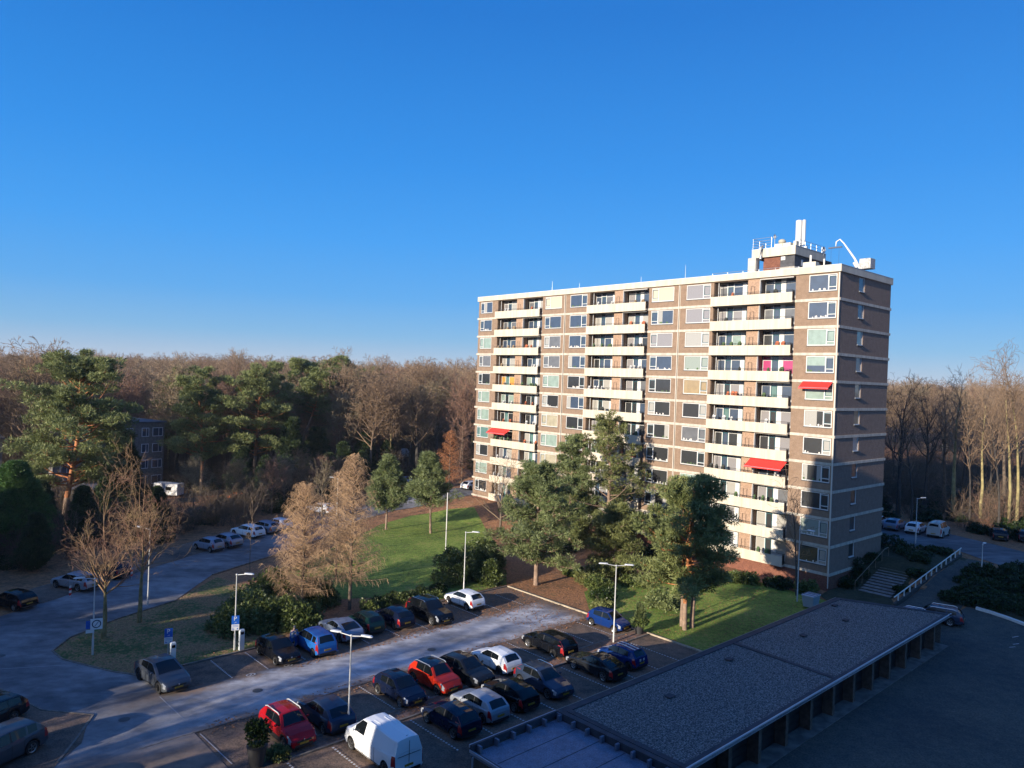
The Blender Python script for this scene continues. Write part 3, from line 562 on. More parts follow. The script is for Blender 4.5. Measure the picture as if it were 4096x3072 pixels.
# inner light divider: ceilings
def awning(u0,u1,z,out,drop,o0=.1):
    a=empty('awning',(0,0,0)); a.parent=ap
    b=MB(); n=6
    for i in range(n):
        t0,t1=i/n,(i+1)/n
        y0,y1=o0+out*t0,o0+out*t1; za,zb=z-drop*t0-.03*math.sin(math.pi*t0),z-drop*t1-.03*math.sin(math.pi*t1)
        b.add([(u0,y0,za),(u1,y0,za),(u1,y1,zb),(u0,y1,zb),(u0,y0,za-.015),(u1,y0,za-.015),(u1,y1,zb-.015),(u0,y1,zb-.015)],[(0,1,2,3),(7,6,5,4),(0,4,5,1),(2,6,7,3),(0,3,7,4),(1,5,6,2)])
    b.box(u0,u1,o0+out-.02,o0+out,z-drop-.14,z-drop-.0)
    b.build('awning_cloth', M_['red_awning'], a, label='red fabric of the extended sun awning')
    b=MB(); b.box(u0,u1,.02,.15,z,z+.12); b.tube([(u0+.1,.08,z-.8),(u0+.1,o0+out,z-drop-.05)],.025,5); b.tube([(u1-.1,.08,z-.8),(u1-.1,o0+out,z-drop-.05)],.025,5); b.tube([(u0,o0+out+.02,z-drop-.02),(u1,o0+out+.02,z-drop-.02)],.03,6)
    b.build('awning_frame', M_['galv'], a)
awning(.35,3.5,zk(5)+2.72-.1,.95,.62); awning(4.7,8.95,zk(8)+2.45,1.25,.75,.5); awning(48.8,53.1,zk(8)+2.45,1.1,.6,.5)
# roof deck, penthouse
b=MB(); b.quad((0,0,ROOF-.1),(BL,0,ROOF-.1),(BL,-BW,ROOF-.1),(0,-BW,ROOF-.1)); 
b.box(.1,BL-.1,-BW+.1,-.1,ROOF+.0405,ROOF+.05); b.build('roof', M_['roofing'], ap)
ph=empty('penthouse',(0,0,0)); ph.parent=ap
PO=-3.2; PU0,PU1=6.6,11.9
b=MB(); b.box(PU0,PU1,PO-7.2,PO,35.25,36.2); b.build('penthouse_fascia', M_['cream'], ph)
b=MB(); b.box(PU0-.03,PU1+.03,PO-7.23,PO+.03,36.2,36.25); b.build('penthouse_trim', M_['rooftrim'], ph)
b=MB(); b.box(PU0+.25,PU1-1.3,PO-7.0,PO-.35,ROOF,35.25); b.build('penthouse_wall', M_['brick_red'], ph)
b=MB(); b.box(PU0+.2,PU0+1.9,PO-4.9,PO-.3,34.0,35.24); b.build('bitumen_cladding', mm('cladding',(.045,.047,.055),.7,var=.3,scale=3), ph)
b=MB(); b.box(PU0+.17,PU0+1.95,PO-4.9,PO-.27,33.75,33.97); b.build('ledge', M_['band'], ph)
b=MB(); b.box(PU0+.3,PU1-2,PO-9.4,PO-7.25,ROOF,35.6); b.build('rear_stack', M_['brick_dark'], ph)
b=MB(); b.box(PU0+.19,PU0+.21,PO-2.2,PO-1.8,34.2,34.9); b.box(PU0+.16,PU0+.19,PO-6.3,PO-5.6,33.7,34.9); b.build('penthouse_window', M_['white'], ph)
b=MB(); b.box(PU0+1.3,PU0+1.8,PO-.29,PO-.24,34.75,35.15); b.build('vent_grille', M_['white'], ph)
# near things on the roof: each its own object
def roofpt(u,off,z): return FW(u,off,z)
def onroof(name,u,off,z,label,cat,group=None): return empty(name, FW(u,off,z), AU, label, cat, group)
t=onroof('antenna_mast',8.3,PO-4.3,36.25,'tall white cellular antenna cluster standing on the penthouse roof','antenna')
b=MB(); b.tube([(0,0,0),(0,0,3.3)],.06,8); b.build('pole', M_['galv'], t)
for i,(dx,dy) in enumerate(((.16,.12),(-.40,.0),(.1,-.4))):
    b=MB(); rr=.36 if i==0 else .20; b.tube([(dx,dy,.72),(dx,dy,.75),(dx,dy,3.62),(dx,dy,3.67)],[rr*.6,rr,rr,rr*.7],10); b.build('antenna_panel', M_['white'], t, smooth=40)
b=MB(); b.box(-.35,.35,-.02,.02,.5,.62); b.tube([(.25,.18,.3),(.05,0,.7)],.03,5); b.box(-.9,-.5,-.1,.2,.0,.55); b.box(.3,.6,.1,.4,.0,.6); b.build('bracket', M_['galv'], t)
def dish(u,off,z,r,label,h=.9):
    t=onroof('satellite_dish',u,off,z,label,'dish','satellite dishes on the penthouse')
    b=MB(); b.tube([(0,0,0),(0,0,h)],.035,6); b.build('pole', M_['galv'], t)
    b=MB(); n=14
    for i in range(4):
        for j in range(n):
            def q(i_,j_): rr=r*i_/4; a=2*math.pi*j_/n; return (-.1-.28*(rr/r)**2*r+.18, rr*math.cos(a), h+rr*math.sin(a)+.05)
            b.quad(q(i,j),q(i+1,j),q(i+1,j+1),q(i,j+1))
    b.build('dish', M_['white'], t); b=MB(); b.box(-.1,.15,-.08,.08,h-.08,h+.12); b.tube([(.1,0,h-.2),(-.35,0,h+.05)],.018,5); b.build('feed_horn', M_['galv'], t)
dish(9.6,PO+.1-1.0,36.25,.28,'small white satellite dish on a pole beside the penthouse railing',1.35)
dish(6.6,PO-6.6,36.0,.42,'larger white satellite dish on the right edge of the penthouse roof',.55)
t=onroof('roof_crane',1.9,-8.6,ROOF+.04,'grey window cleaning crane with counterweight box on the roof corner','crane')
b=MB(); b.box(-.9,.9,-.12,.12,0,.12); b.box(-.12,.12,-.9,.9,.0,.1); b.tube([(0,0,.1),(0,0,1.0)],.12,8); b.build('base', M_['galv'], t)
b=MB(); b.box(-1.45,-.25,-.6,.6,.65,1.75); b.build('counterweight', mm('weight',(.36,.36,.35),.7,var=.3,scale=6), t)
b=MB(); b.tube([(0,0,.9),(.45,.2,1.9),(1.6,.5,3.7),(2.0,.6,4.15),(2.35,.7,3.9),(2.4,.7,3.4)],[.15,.12,.08,.08,.08,.05],8); b.tube([(.2,.1,.9),(.5,.2,1.5)],.18,8); b.build('arm', mm('crane_paint',(.55,.56,.57),.5), t, smooth=40)
b=MB(); b.box(1.7,3.2,.62,.78,3.2,3.34); b.tube([(2.0,.7,3.2),(2.0,.7,1.2)],.012,4); b.tube([(2.9,.7,3.2),(2.9,.7,.3)],.012,4); b.build('spreader', mm('spreader',(.05,.06,.09),.5), t)
def vent(u,off,label,w_=.4):
    t=onroof('roof_cowl',u,off,ROOF+.04,label,'roof vent','mushroom vents on the main roof')
    b=MB(); b.tube([(0,0,0),(0,0,.35)],.2,10); b.build('duct', M_['galv'], t)
    b=MB(); b.ball((0,0,.48),(.38,.38,.2),0,12,6); b.build('cap', mm('cowl',(.36,.34,.27),.7), t, smooth=60)
vent(45.0,-3.6,'left of the two mushroom vents on the main roof edge'); vent(44.0,-3.6,'right of the two mushroom vents on the main roof edge')
t=onroof('penthouse_vent',8.4,PO-.8,36.25,'dome cowl on twin concrete boxes at the penthouse front edge','roof vent')
b=MB(); b.box(-.95,-.02,-.4,.35,0,.45); b.box(.02,.95,-.4,.35,0,.45); b.box(-1.3,-.96,-1.0,-.3,0,.7); b.build('housing', mm('ventbox',(.50,.47,.38),.8), t); b=MB(); b.ball((.3,-.1,.72),(.42,.42,.3),0,12,8); b.build('dome', M_['cowl'], t, smooth=60)
for i,(u,off,h,l) in enumerate(((27,-2,1.1,'thin steel rod on the roof above the middle balconies'),(19.8,-1.5,1.9,'tallest thin steel rod on the roof, above the middle downpipe'),(42.8,-1.4,1.6,'thin steel rod beside the mushroom vents'),(38.9,-3,1.3,'thin steel rod on the roof, above the left downpipe'))):
    b=MB(); b.tube([(0,0,0),(0,0,h)],[.03,.012],5); o=b.build('lightning_rod', M_['galv'], label=l, cat='rod', group='rods on the apartment roof'); o.location=FW(u,off,ROOF+.04)
def rail_on(name,pts,h,label,rows=2,step=1.2):
    t=onroof(name,0,0,0,label,'railing')
    b=MB()
    for (u0,o0,z0),(u1,o1,z1) in zip(pts[:-1],pts[1:]):
        for r in range(rows): zz=h*(r+1)/rows; b.tube([(u0,o0,z0+zz),(u1,o1,z1+zz)],.025,5)
        L=math.hypot(u1-u0,o1-o0); n=max(1,int(L/step))
        for i in range(n+1): tt=i/n; x,y,z=u0+(u1-u0)*tt,o0+(o1-o0)*tt,z0+(z1-z0)*tt; b.tube([(x,y,z),(x,y,z+h)],.025,5)
    b.build('rails', M_['galv'], t); return t
rail_on('roof_railing',[(PU1,PO-3,36.25),(PU1,PO-.2,36.25),(9.6,PO-.2,36.25)],1.25,'tall railing on the left of the penthouse roof',4)
rail_on('roof_railing',[(PU0+.2,PO-1.2,36.25),(PU0+.2,PO-6.6,36.25)],.8,'low railing along the right edge of the penthouse roof',2)
rail_on('roof_railing',[(16.0,-1.6,ROOF),(8,-1.6,ROOF),(5.6,-2.2,ROOF)],.55,'long low railing on the main roof left of the penthouse',2,2)
t=onroof('air_unit',11.2,PO+.15,ROOF+.04,'tall white air handling cabinet left of the penthouse','air unit')
b=MB(); b.box(-.1,.9,-.5,.3,0,2.1); b.build('cabinet', mm('cabinet',(.38,.37,.34),.6), t)
b=MB(); b.box(.05,.75,.305,.32,.3,.8); b.box(.05,.75,.305,.32,1.2,1.75); b.box(-.115,-.1,-.3,.1,.4,1.8); b.build('louvre', mm('louvre',(.45,.45,.43),.6), t)
b=MB(); b.tube([(-.6,.2,1.9),(-.6,.2,3.2),(-.6,-.2,3.4)],.16,8); b.build('duct', M_['galv'], t)
t=onroof('roof_box',4.0,-1.6,ROOF+.04,'pale concrete chimney box with a pipe near the roof corner','chimney')
b=MB(); b.box(-.7,.7,-.5,.3,0,.75); b.build('housing', M_['ventbox'], t); b=MB(); b.tube([(0,.0,.75),(0,.0,1.5)],.11,8); b.build('flue', M_['white_paint'], t)
b=MB(); b.tube([(-.75,-1.5,.0),(-.75,-1.5,1.25)],.08,8); b.build('small_flue', M_['white_paint'], t)

# the block the photograph was taken from: it stands behind the camera and throws the long shadow
hb=empty('apartment_block',(*W2(-1.0,0),0),TH,'brick apartment block behind the viewpoint','building')
b=MB(); b.box(-12.5,0,-34,31.3,0,32.4); b.build('wall', M_['brick'], hb)
b=MB(); b.box(-12.7,.2,-34.2,31.5,32.38,33.08); b.build('roof_fascia', M_['cream'], hb)
for k in range(1,12):
    b=MB(); b.box(.005,.07,-34,31.35,zk(k)-.28,zk(k)); b.build('floor_band', M_['band'], hb)
    b=MB()
    for i in range(8):
        y=24.5-i*7.2
        if abs(y)<4.0 and False: continue
        b.box(.004,.03,y,y+3.4,zk(k)+.74,zk(k)+2.47)
    b.build('window', GL['blue'], hb)
# ------------------------------------------------------------------ vehicles
CT=dict( # L, W, H, wheelbase, front overhang, wheel radius, hood z, belt z, windscreen base, top, roof end, rear glass base, tail z, B pillar, C pillar(s)
 small=dict(L=3.62,W=1.63,H=1.48,wb=2.36,fo=.68,wr=.29,hz=.84,bz=.93,xa=.88,xb=1.50,xc=3.15,xd=3.50,tz=.90,bp=2.0,cp=2.95),
 hatch=dict(L=3.98,W=1.70,H=1.45,wb=2.47,fo=.80,wr=.305,hz=.84,bz=.93,xa=1.12,xb=1.80,xc=3.40,xd=3.82,tz=.90,bp=2.35,cp=3.1),
 comp=dict(L=4.28,W=1.80,H=1.48,wb=2.65,fo=.85,wr=.32,hz=.85,bz=.95,xa=1.22,xb=1.98,xc=3.55,xd=4.08,tz=.93,bp=2.5,cp=3.35),
 coupe=dict(L=4.42,W=1.80,H=1.43,wb=2.70,fo=.92,wr=.33,hz=.82,bz=.94,xa=1.45,xb=2.20,xc=3.25,xd=4.12,tz=.96,bp=2.65,cp=3.25),
 wagon=dict(L=4.55,W=1.79,H=1.47,wb=2.65,fo=.88,wr=.32,hz=.84,bz=.93,xa=1.30,xb=1.98,xc=4.02,xd=4.42,tz=.90,bp=2.45,cp=3.25,dp=3.98),
 mpv=dict(L=4.05,W=1.72,H=1.62,wb=2.63,fo=.78,wr=.30,hz=.92,bz=1.0,xa=.92,xb=1.62,xc=3.62,xd=3.93,tz=.98,bp=2.2,cp=3.05,dp=3.55),
 suv=dict(L=4.62,W=1.88,H=1.70,wb=2.77,fo=.88,wr=.36,hz=.98,bz=1.08,xa=1.32,xb=2.02,xc=3.95,xd=4.42,tz=1.05,bp=2.55,cp=3.4,dp=3.95),
 msuv=dict(L=3.95,W=1.72,H=1.60,wb=2.50,fo=.76,wr=.33,hz=.95,bz=1.02,xa=1.08,xb=1.65,xc=3.35,xd=3.78,tz=1.0,bp=2.25,cp=3.1),
 cross=dict(L=4.68,W=1.88,H=1.55,wb=2.90,fo=.85,wr=.36,hz=.86,bz=1.0,xa=1.20,xb=2.15,xc=3.5,xd=4.38,tz=1.02,bp=2.65,cp=3.55),
 van=dict(L=5.0,W=1.92,H=1.92,wb=3.27,fo=.90,wr=.33,hz=1.10,bz=1.18,xa=.88,xb=1.65,xc=4.86,xd=4.95,tz=1.15,bp=2.15,cp=2.16,van=1),
 jeep=dict(L=4.2,W=1.80,H=1.95,wb=2.6,fo=.6,wr=.40,hz=1.15,bz=1.22,xa=1.35,xb=1.55,xc=4.05,xd=4.14,tz=1.2,bp=2.3,cp=3.1,dp=3.9))
GLASS=mm('car_glass',(.006,.008,.010),.04,spec=.45); TYRE=mm('tyre',(.012,.012,.012),.8); RIM=mm('rim_silver',(.42,.43,.45),.3,metal=.8); RIMD=mm('rim_dark',(.06,.06,.065),.35,metal=.6)
TRIM=mm('black_trim',(.012,.012,.013),.55); HL=mm('headlamp',(.30,.32,.35),.08,coat=1.0); TL=mm('tail_lamp',(.26,.006,.008),.3,coat=.5); PLATE=mm('yellow_plate',(.34,.21,.02),.5); CHROME=mm('chrome',(.6,.6,.6),.2,metal=1)
def lerp(pts,x):
    if x<=pts[0][0]: return pts[0][1]
    for (a,p),(b,q) in zip(pts[:-1],pts[1:]):
        if x<=b: t=(x-a)/(b-a); return p+(q-p)*t
    return pts[-1][1]
def paint(name,col,metal=.0): return mm('paint_'+name,col,.5,metal=metal,coat=.6,spec=.0)
_wheels={}
def wheel_meshes(r,w,dark,key):
    if key in _wheels: return _wheels[key]
    def lathe(prof,n,name,m):
        b=MB(); k=len(prof)
        for j in range(n):
            t=2*math.pi*j/n
            for (rr,y) in prof: b.v.append((rr*math.cos(t),y,rr*math.sin(t)))
        for j in range(n):
            for i in range(k-1): b.f.append((j*k+i,j*k+i+1,((j+1)%n)*k+i+1,((j+1)%n)*k+i)); b.m.append(0)
        return b
    t=lathe([(r*.66,-w/2),(r*.93,-w/2),(r,-w/2+.03),(r,w/2-.03),(r*.93,w/2),(r*.66,w/2)],20,'',None)
    me=bpy.data.meshes.new('tyre'); me.from_pydata(t.v,[],t.f); me.materials.append(TYRE); me.polygons.foreach_set('use_smooth',[True]*len(me.polygons)); me.set_sharp_from_angle(angle=R_(50))
    b=lathe([(r*.67,w/2-.005),(r*.60,w/2-.015),(r*.58,w/2-.05)],20,'',None)
    k=len(b.f); n=20
    b.v.append((0,w/2-.055,0)); c=len(b.v)-1
    for j in range(n): b.f.append((c, j*3+2, ((j+1)%n)*3+2)); b.m.append(1)
    for s in range(5):
        t0=2*math.pi*s/5; ct,st=math.cos(t0),math.sin(t0); hw=.045
        P=[(ct*.03-st*hw,w/2-.01,st*.03+ct*hw),(ct*.03+st*hw,w/2-.01,st*.03-ct*hw),(ct*r*.6+st*hw*.8,w/2-.018,st*r*.6-ct*hw*.8),(ct*r*.6-st*hw*.8,w/2-.018,st*r*.6+ct*hw*.8)]
        b.add(P,[(0,1,2,3),(3,2,1,0)],0)
    m2=bpy.data.meshes.new('rim'); m2.from_pydata(b.v,[],b.f); m2.materials.append(RIMD if dark else RIM); m2.materials.append(mm('rim_gap',(.02,.02,.02),.6)); m2.polygons.foreach_set('material_index',b.m)
    _wheels[key]=(me,m2); return _wheels[key]
def make_car(typ, pm, label, cat='car', group=None, roofm=None, rails=None, dark=False, tall_tail=False, stripes=False, door_open=False, noplate=False, clad=False, tag_name='parked_car', frost=None):
    p=dict(CT[typ]); p['H']*=(1 if typ in('van','jeep') else .965); L,W,H=p['L'],p['W'],p['H']; wr=p['wr']; root=empty(tag_name,(0,0,0),0,label,cat,group)
    hw=W/2; van=p.get('van'); sF,sR=p['fo'],p['fo']+p['wb']
    def X(s): return (sF+sR)/2 - s      # origin midway between the axles
    top=[(0,.46),(.03,.58),(.10,.68),(.30,p['hz']-.07),(p['xa']*.6,p['hz']),(p['xa'],p['bz']-.01),((p['xa']+p['xd'])/2,p['bz']+.01),(p['xd'],p['bz']+.05),(L-.05,p['tz']-.06),(L-.01,.62),(L,.50)]
    def wid(s):
        f=max(0,1-s/.75); r=max(0,1-(L-s)/.6); return hw*(1-.17*f**2-.10*r**2.2)
    def zb(s):
        z=.20+.10*max(0,1-s/.25)+.12*max(0,1-(L-s)/.25); ra=wr+.055
        for c in (sF,sR):
            if abs(s-c)<ra: z=max(z, wr-.02+math.sqrt(ra*ra-(s-c)**2))
        return z
    S=sorted(set([round(x,3) for x in list(np.linspace(0,L,26))+[.03,.10,.3,.42,L-.03,L-.1,L-.28,p['xa'],p['xd']]+[c+(wr+.055)*t for c in (sF,sR) for t in (-1,-.98,-.85,-.6,-.3,0,.3,.6,.85,.98,1)]]))
    body=MB(); hl=[MB(),MB()]; tl=[MB(),MB()]; sill=MB()
    def sec(s):
        w,t,z=wid(s),lerp(top,s),zb(s); t=max(t,z+.1); m_=z+(t-z)*.45
        return [(0,z),(w-.1,z),(w-.015,z+min(.07,(t-z)*.3)),(w,m_),(w-.012,t-(t-m_)*.35),(w-.05,t-.035),(w-.14,t),(0,t+.025)]
    secs=[sec(s) for s in S]
    for sg,i0 in ((1,0),(-1,1)):
        for i in range(len(S)-1):
            a,b=secs[i],secs[i+1]; xs0,xs1=X(S[i]),X(S[i+1])
            for j in range(7):
                q=[(xs0,sg*a[j][0],a[j][1]),(xs1,sg*b[j][0],b[j][1]),(xs1,sg*b[j+1][0],b[j+1][1]),(xs0,sg*a[j+1][0],a[j+1][1])]
                if sg<0: q=q[::-1]
                if S[i+1]<=.43 and S[i]>=.09 and j in ((4,) if S[i]>.25 else (3,4)): hl[i0].quad(*q)
                elif S[i]>=L-.29 and j in (3,4) : tl[i0].quad(*q)
                elif j<=1 or (clad and j==2): body.quad(*q,1)
                else: body.quad(*q,0)
        for e,rev in ((0,False),(-1,True)):
            a=secs[e]; x=X(S[e]); v=[(x,sg*y,z) for y,z in a]; f=tuple(range(8)); body.add(v,[f if (sg<0)!=rev else f[::-1]],0)
    # greenhouse
    xa,xb,xc,xd,bz=p['xa'],p['xb'],p['xc'],p['xd'],p['bz']
    def zr(s):
        if s<=xb: t=(s-xa)/(xb-xa); return bz+(H-.03-bz)*(t**.9)
        if s<=xc: t=(s-xb)/(xc-xb); return H-.03+.03*math.sin(math.pi*min(1,t*1.1+.1))-.05*t*t*(0 if van else 1)
        t=(s-xc)/(xd-xc); z1=H-.03-.05*(0 if van else 1)+.03*math.sin(math.pi*1.0*min(1,1.2)); z1=H-.08+(0.05 if van else 0); return z1+(bz+.06-z1)*(t**1.25)
    bp,cp,dp=p['bp'],p['cp'],p.get('dp')
    cuts=[xa,xa+.03,xb-.03,xb,xb+.03,bp-.04,bp+.04,cp-.05,cp+.05,xc,xc+.03,xd-.02,xd]+([dp] if dp else [])+list(np.linspace(xa,xd,14))
    SS=sorted(set(round(min(max(c,xa),xd),3) for c in cuts))
    ws,rw=MB(),MB(); sw={}
    def gsec(s):
        z=zr(s); wb_=wid(s)-.055; tb=lerp(top,s)-.03; z=max(z,tb+.01)
        def wz(zz): return wb_-max(0,zz-bz)*.34
        zl=tb+.06; zu=z-.06
        if zu<zl: zl=zu=tb+(z-tb)*.5
        return [(wb_,tb),(wz(zl),zl),(wz(zu),zu),(wz(z)-.025,z-.025),(max(.2,wz(z)-.16),z),(0,z+.035)]
    gs=[gsec(s) for s in SS]
    roofi=2 if roofm else 0
    for sg,i0 in ((1,0),(-1,1)):
        for i in range(len(SS)-1):
            a,b=gs[i],gs[i+1]; x0,x1=X(SS[i]),X(SS[i+1]); s=(SS[i]+SS[i+1])/2
            for j in range(5):
                q=[(x0,sg*a[j][0],a[j][1]),(x1,sg*b[j][0],b[j][1]),(x1,sg*b[j+1][0],b[j+1][1]),(x0,sg*a[j+1][0],a[j+1][1])]
                if sg<0: q=q[::-1]
                if j==4 and xa+.02<s<xb-.02: ws.quad(*q)
                elif j==4 and xc+.02<s<xd-.01 and not van: rw.quad(*q)
                elif j==1 and xa+.15<s:
                    if van:
                        if s<bp-.04 and s>xa+.2: sw.setdefault((i0,0),MB()).quad(*q)
                        else: body.quad(*q,0)
                    elif s<bp-.04: sw.setdefault((i0,0),MB()).quad(*q)
                    elif s<bp+.04: body.quad(*q,1)
                    elif s<cp-.05: sw.setdefault((i0,1),MB()).quad(*q)
                    elif dp and cp+.05<s<dp: sw.setdefault((i0,2),MB()).quad(*q)
                    else: body.quad(*q,0)
                elif j>=2 and xb-.02<s<xc+.02: body.quad(*q,roofi)
                else: body.quad(*q,0)
    mats=[pm,TRIM]+([roofm] if roofm else [])
    body.build('body', mats, root, smooth=55)
    ws.build('windscreen', GLASS, root, smooth=60)
    if rw.f: rw.build('rear_window', GLASS, root, smooth=60)
    for k,b in sw.items(): b.build('side_window', GLASS, root)
    for b in hl: b.build('headlight', HL, root, smooth=40)
    for sg,b in zip((1,-1),tl):
        if tall_tail:
            for i in range(len(SS)-1):
                if SS[i]>=xc-.1:
                    a,c=gs[i],gs[i+1]
                    b.quad(*[(X(SS[q_])+(-.012),sg*(r_[j][0]+.006),r_[j][1]) for q_,r_,j in ((i,a,1),(i+1,c,1),(i+1,c,3),(i,a,3))])
        b.build('taillight', TL, root, smooth=40)
    # details
    g=MB(); x0=X(0); g.box(x0-.02,x0+.012,-hw*.48,hw*.48,.50,.60); g.box(x0-.03,x0+.010,-hw*.62,hw*.62,.26,.40); g.build('grille', TRIM, root)
    g=MB(); g.box(x0-.012,x0+.014,-.03,.03,.56,.62); g.ball((x0+.005,0,.63 if not van else .8),(.012,.05,.05),0,8,4); g.build('badge', CHROME, root)
    if not noplate:
        g=MB(); g.box(x0,x0+.022,-.26,.26,.40,.50); g.build('number_plate', PLATE, root)
    xr=X(L); g=MB(); zp=.62 if van else .60; g.box(xr-.022,xr,-.26,.26,zp-.08,zp+.03)
    if not noplate: g.build('number_plate', PLATE, root)
    g=MB(); g.box(xr-.015,xr+.03,-hw*.75,hw*.75,.24,.40); g.build('rear_bumper_trim', TRIM, root)
    g=MB(); yd=hw+.001
    for sd in (1,-1):
        for s in (p['xa']+.12,bp+.0)+((cp+.1,) if not van else (3.2,)):
            if abs(s-sR)<wr+.04 or abs(s-sF)<wr+.04: s=(sR-wr-.09 if s>L/2 else sF+wr+.09)
            g.box(X(s)-.008,X(s)+.008,sd*yd-.004,sd*yd+.003,.32,bz-.1)
        g.box(X(sR-wr-.1),X(sF+wr+.1),sd*(yd)-.006,sd*yd+.004,.30,.33)
    g.build('door_gap', TRIM, root)
    for sd in (1,-1):
        g=MB(); g.box(X(bp)+.1,X(bp)+.24,sd*(hw-.01),sd*(hw+.025),bz-.20,bz-.165); g.build('door_handle', pm, root)
        g=MB(); g.ball((X(xa+.38),sd*(hw+.09),bz+.09),(.07,.11,.075),0,8,5); g.build('mirror', pm, root, smooth=60)
    if rails:
        for sd in (1,-1):
            g=MB(); yy=sd*(hw-.055-(H-bz)*.27-.02); g.tube([(X(xb+.05),yy,H-.05),(X(xb+.2),yy,H+.02),(X(xc-.25),yy,H+.005),(X(xc-.02),yy,H-.08)],.026,6); g.build('roof_rail', rails, root)
    g=MB(); g.tube([(X(xc-.25),0,H-.02),(X(xc-.02),0,H+.12)],.008,4); g.build('aerial', TRIM, root)
    if van:
        for k in range(5):
            g=MB(); s0=2.2; g.box(X(s0+k*.0)-1.1,X(s0),-.6+k*.3-.02,-.6+k*.3+.02,H+.012,H+.024); g.build('roof_rib', pm, root)
        g=MB(); g.box(xr-.006,xr+.02,-.006,.006,.45,H-.1); g.box(xr-.008,xr+.02,-.7,.7,1.12,1.13); g.build('door_gap', TRIM, root)
    if stripes:
        g=MB()
        for y in (-.28,.12):
            for i in range(len(SS)-1):
                if xb<=SS[i]<xc: g.quad((X(SS[i]),y,gs[i][5][1]+.006),(X(SS[i+1]),y,gs[i+1][5][1]+.006),(X(SS[i+1]),y+.16,gs[i+1][5][1]+.006),(X(SS[i]),y+.16,gs[i][5][1]+.006))
            for i in range(len(S)-1):
                if .12<S[i]<xa-.05: g.quad((X(S[i]),y,lerp(top,S[i])+.028),(X(S[i+1]),y,lerp(top,S[i+1])+.028),(X(S[i+1]),y+.16,lerp(top,S[i+1])+.028),(X(S[i]),y+.16,lerp(top,S[i])+.028))
            g.box(xr-.02,xr+.0,y,y+.16,.72,.88)
        g.build('racing_stripe', M_['white'], root)
    for s in (sF,sR):
        for sd in (1,-1):
            me,m2=wheel_meshes(wr,.20,dark,(wr,dark))
            o=bpy.data.objects.new('wheel',me); C.objects.link(o); o.parent=root; o.location=(X(s),sd*(hw-.105),wr); o.rotation_euler=(0,0,0 if sd>0 else math.pi)
            r=bpy.data.objects.new('rim',m2); C.objects.link(r); r.parent=o
    if door_open:
        g=MB(); x1=X(xa+.15); ang=R_(58); ln=1.0
        def D(t,z,o=0): return (x1-math.cos(ang)*ln*t-math.sin(ang)*o, hw+math.sin(ang)*ln*t-math.cos(ang)*o, z)
        for (t0,t1,z0,z1) in ((0,1,.3,bz),(0,.12,bz,bz+.28),(.92,1,bz,H-.12),(.1,.98,H-.17,H-.11)):
            v=[D(t0,z0),D(t1,z0),D(t1,z1),D(t0,z1),D(t0,z0,.07),D(t1,z0,.07),D(t1,z1,.07),D(t0,z1,.07)]
            g.add(v,[(0,1,2,3),(7,6,5,4),(0,4,5,1),(1,5,6,2),(2,6,7,3),(3,7,4,0)])
        g.build('open_door', pm, root, label='front door standing open')
    return root, p
def place(car, F=None, R=None, head=None, base=0.0):
    """F / R: where the visible front / rear wheel touches the ground, in site coordinates (a,b)"""
    root,p=car
    if head is None: head=math.degrees(math.atan2(F[1]-R[1],F[0]-R[0]))
    h=R_(head); d=(math.cos(h),math.sin(h)); n=(-d[1],d[0])
    A=(R if R else F); sg=1 if R else -1
    cx,cy=A[0]+sg*d[0]*p['wb']/2,A[1]+sg*d[1]*p['wb']/2
    side=1 if (n[0]*-cx+n[1]*-cy)>0 else -1
    cx-=side*n[0]*(p['W']/2-.02); cy-=side*n[1]*(p['W']/2-.02)
    x,y=W2(cx,cy); z=hgt(cx,cy)+.035+base
    root.location=(x,y,z); root.rotation_euler=(0,0,h+TH)
    # follow slopes
    e=1.2; root.rotation_euler[1]=-math.atan2(hgt(cx+d[0]*e,cy+d[1]*e)-hgt(cx-d[0]*e,cy-d[1]*e),2*e)
    return root
BLK=paint('black',(.006,.007,.010)); NAVY=paint('navy',(.006,.010,.028)); DGREY=paint('dark_grey',(.014,.016,.020)); SILV=paint('silver',(.30,.33,.38),.5); SLB=paint('silver_blue',(.22,.27,.36),.5)
WHT=paint('white',(.70,.72,.74),0); RED=paint('red',(.30,.008,.012)); ORG=paint('orange_red',(.40,.024,.010)); BLU=paint('blue',(.005,.024,.12)); BLU2=paint('mid_blue',(.015,.10,.33)); GRN=paint('green',(.006,.026,.024)); STEEL=paint('steel_blue',(.03,.045,.08),.3); GREY=paint('grey',(.075,.085,.10),.4)
gA='cars parked in the row along the shrubs'; gB='cars in the middle parking row'; gC='cars in the row beside the garages'; gG='cars parked along the main road'; gR='cars parked in the shade behind the tall block'
place(make_car('cross',GREY,'grey crossover parked askew at the left end of the lot beside the parking sign','car',gA,dark=True),F=(15.35,47.9),head=-84)
place(make_car('hatch',BLK,'small black hatchback facing out, right of the empty charging bay','car',gA),F=(22.9,47.75),head=-88)
place(make_car('mpv',BLU2,'bright blue tall hatchback with its front door open and a person beside it','car',gA,tall_tail=True,door_open=True),R=(25.6,47.5),head=90)
place(make_car('coupe',SLB,'pale silver blue coupe between the bright blue and the dark green car','car',gA,noplate=True),R=(28.5,48.9),head=90)
place(make_car('small',GRN,'small dark green hatchback right of the pale silver coupe','car',gA),R=(30.9,49.2),head=89)
place(make_car('hatch',NAVY,'dark navy hatchback left of the big black SUV','car',gA),R=(33.4,48.9),head=91)
place(make_car('suv',BLK,'big black SUV with silver roof rails facing out of its bay','car',gA,rails=CHROME,tall_tail=True),F=(36.35,47.9),head=-89)
place(make_car('hatch',WHT,'white hatchback standing in the sun at the far end of the row','car',gA),R=(41.1,49.2),head=91)
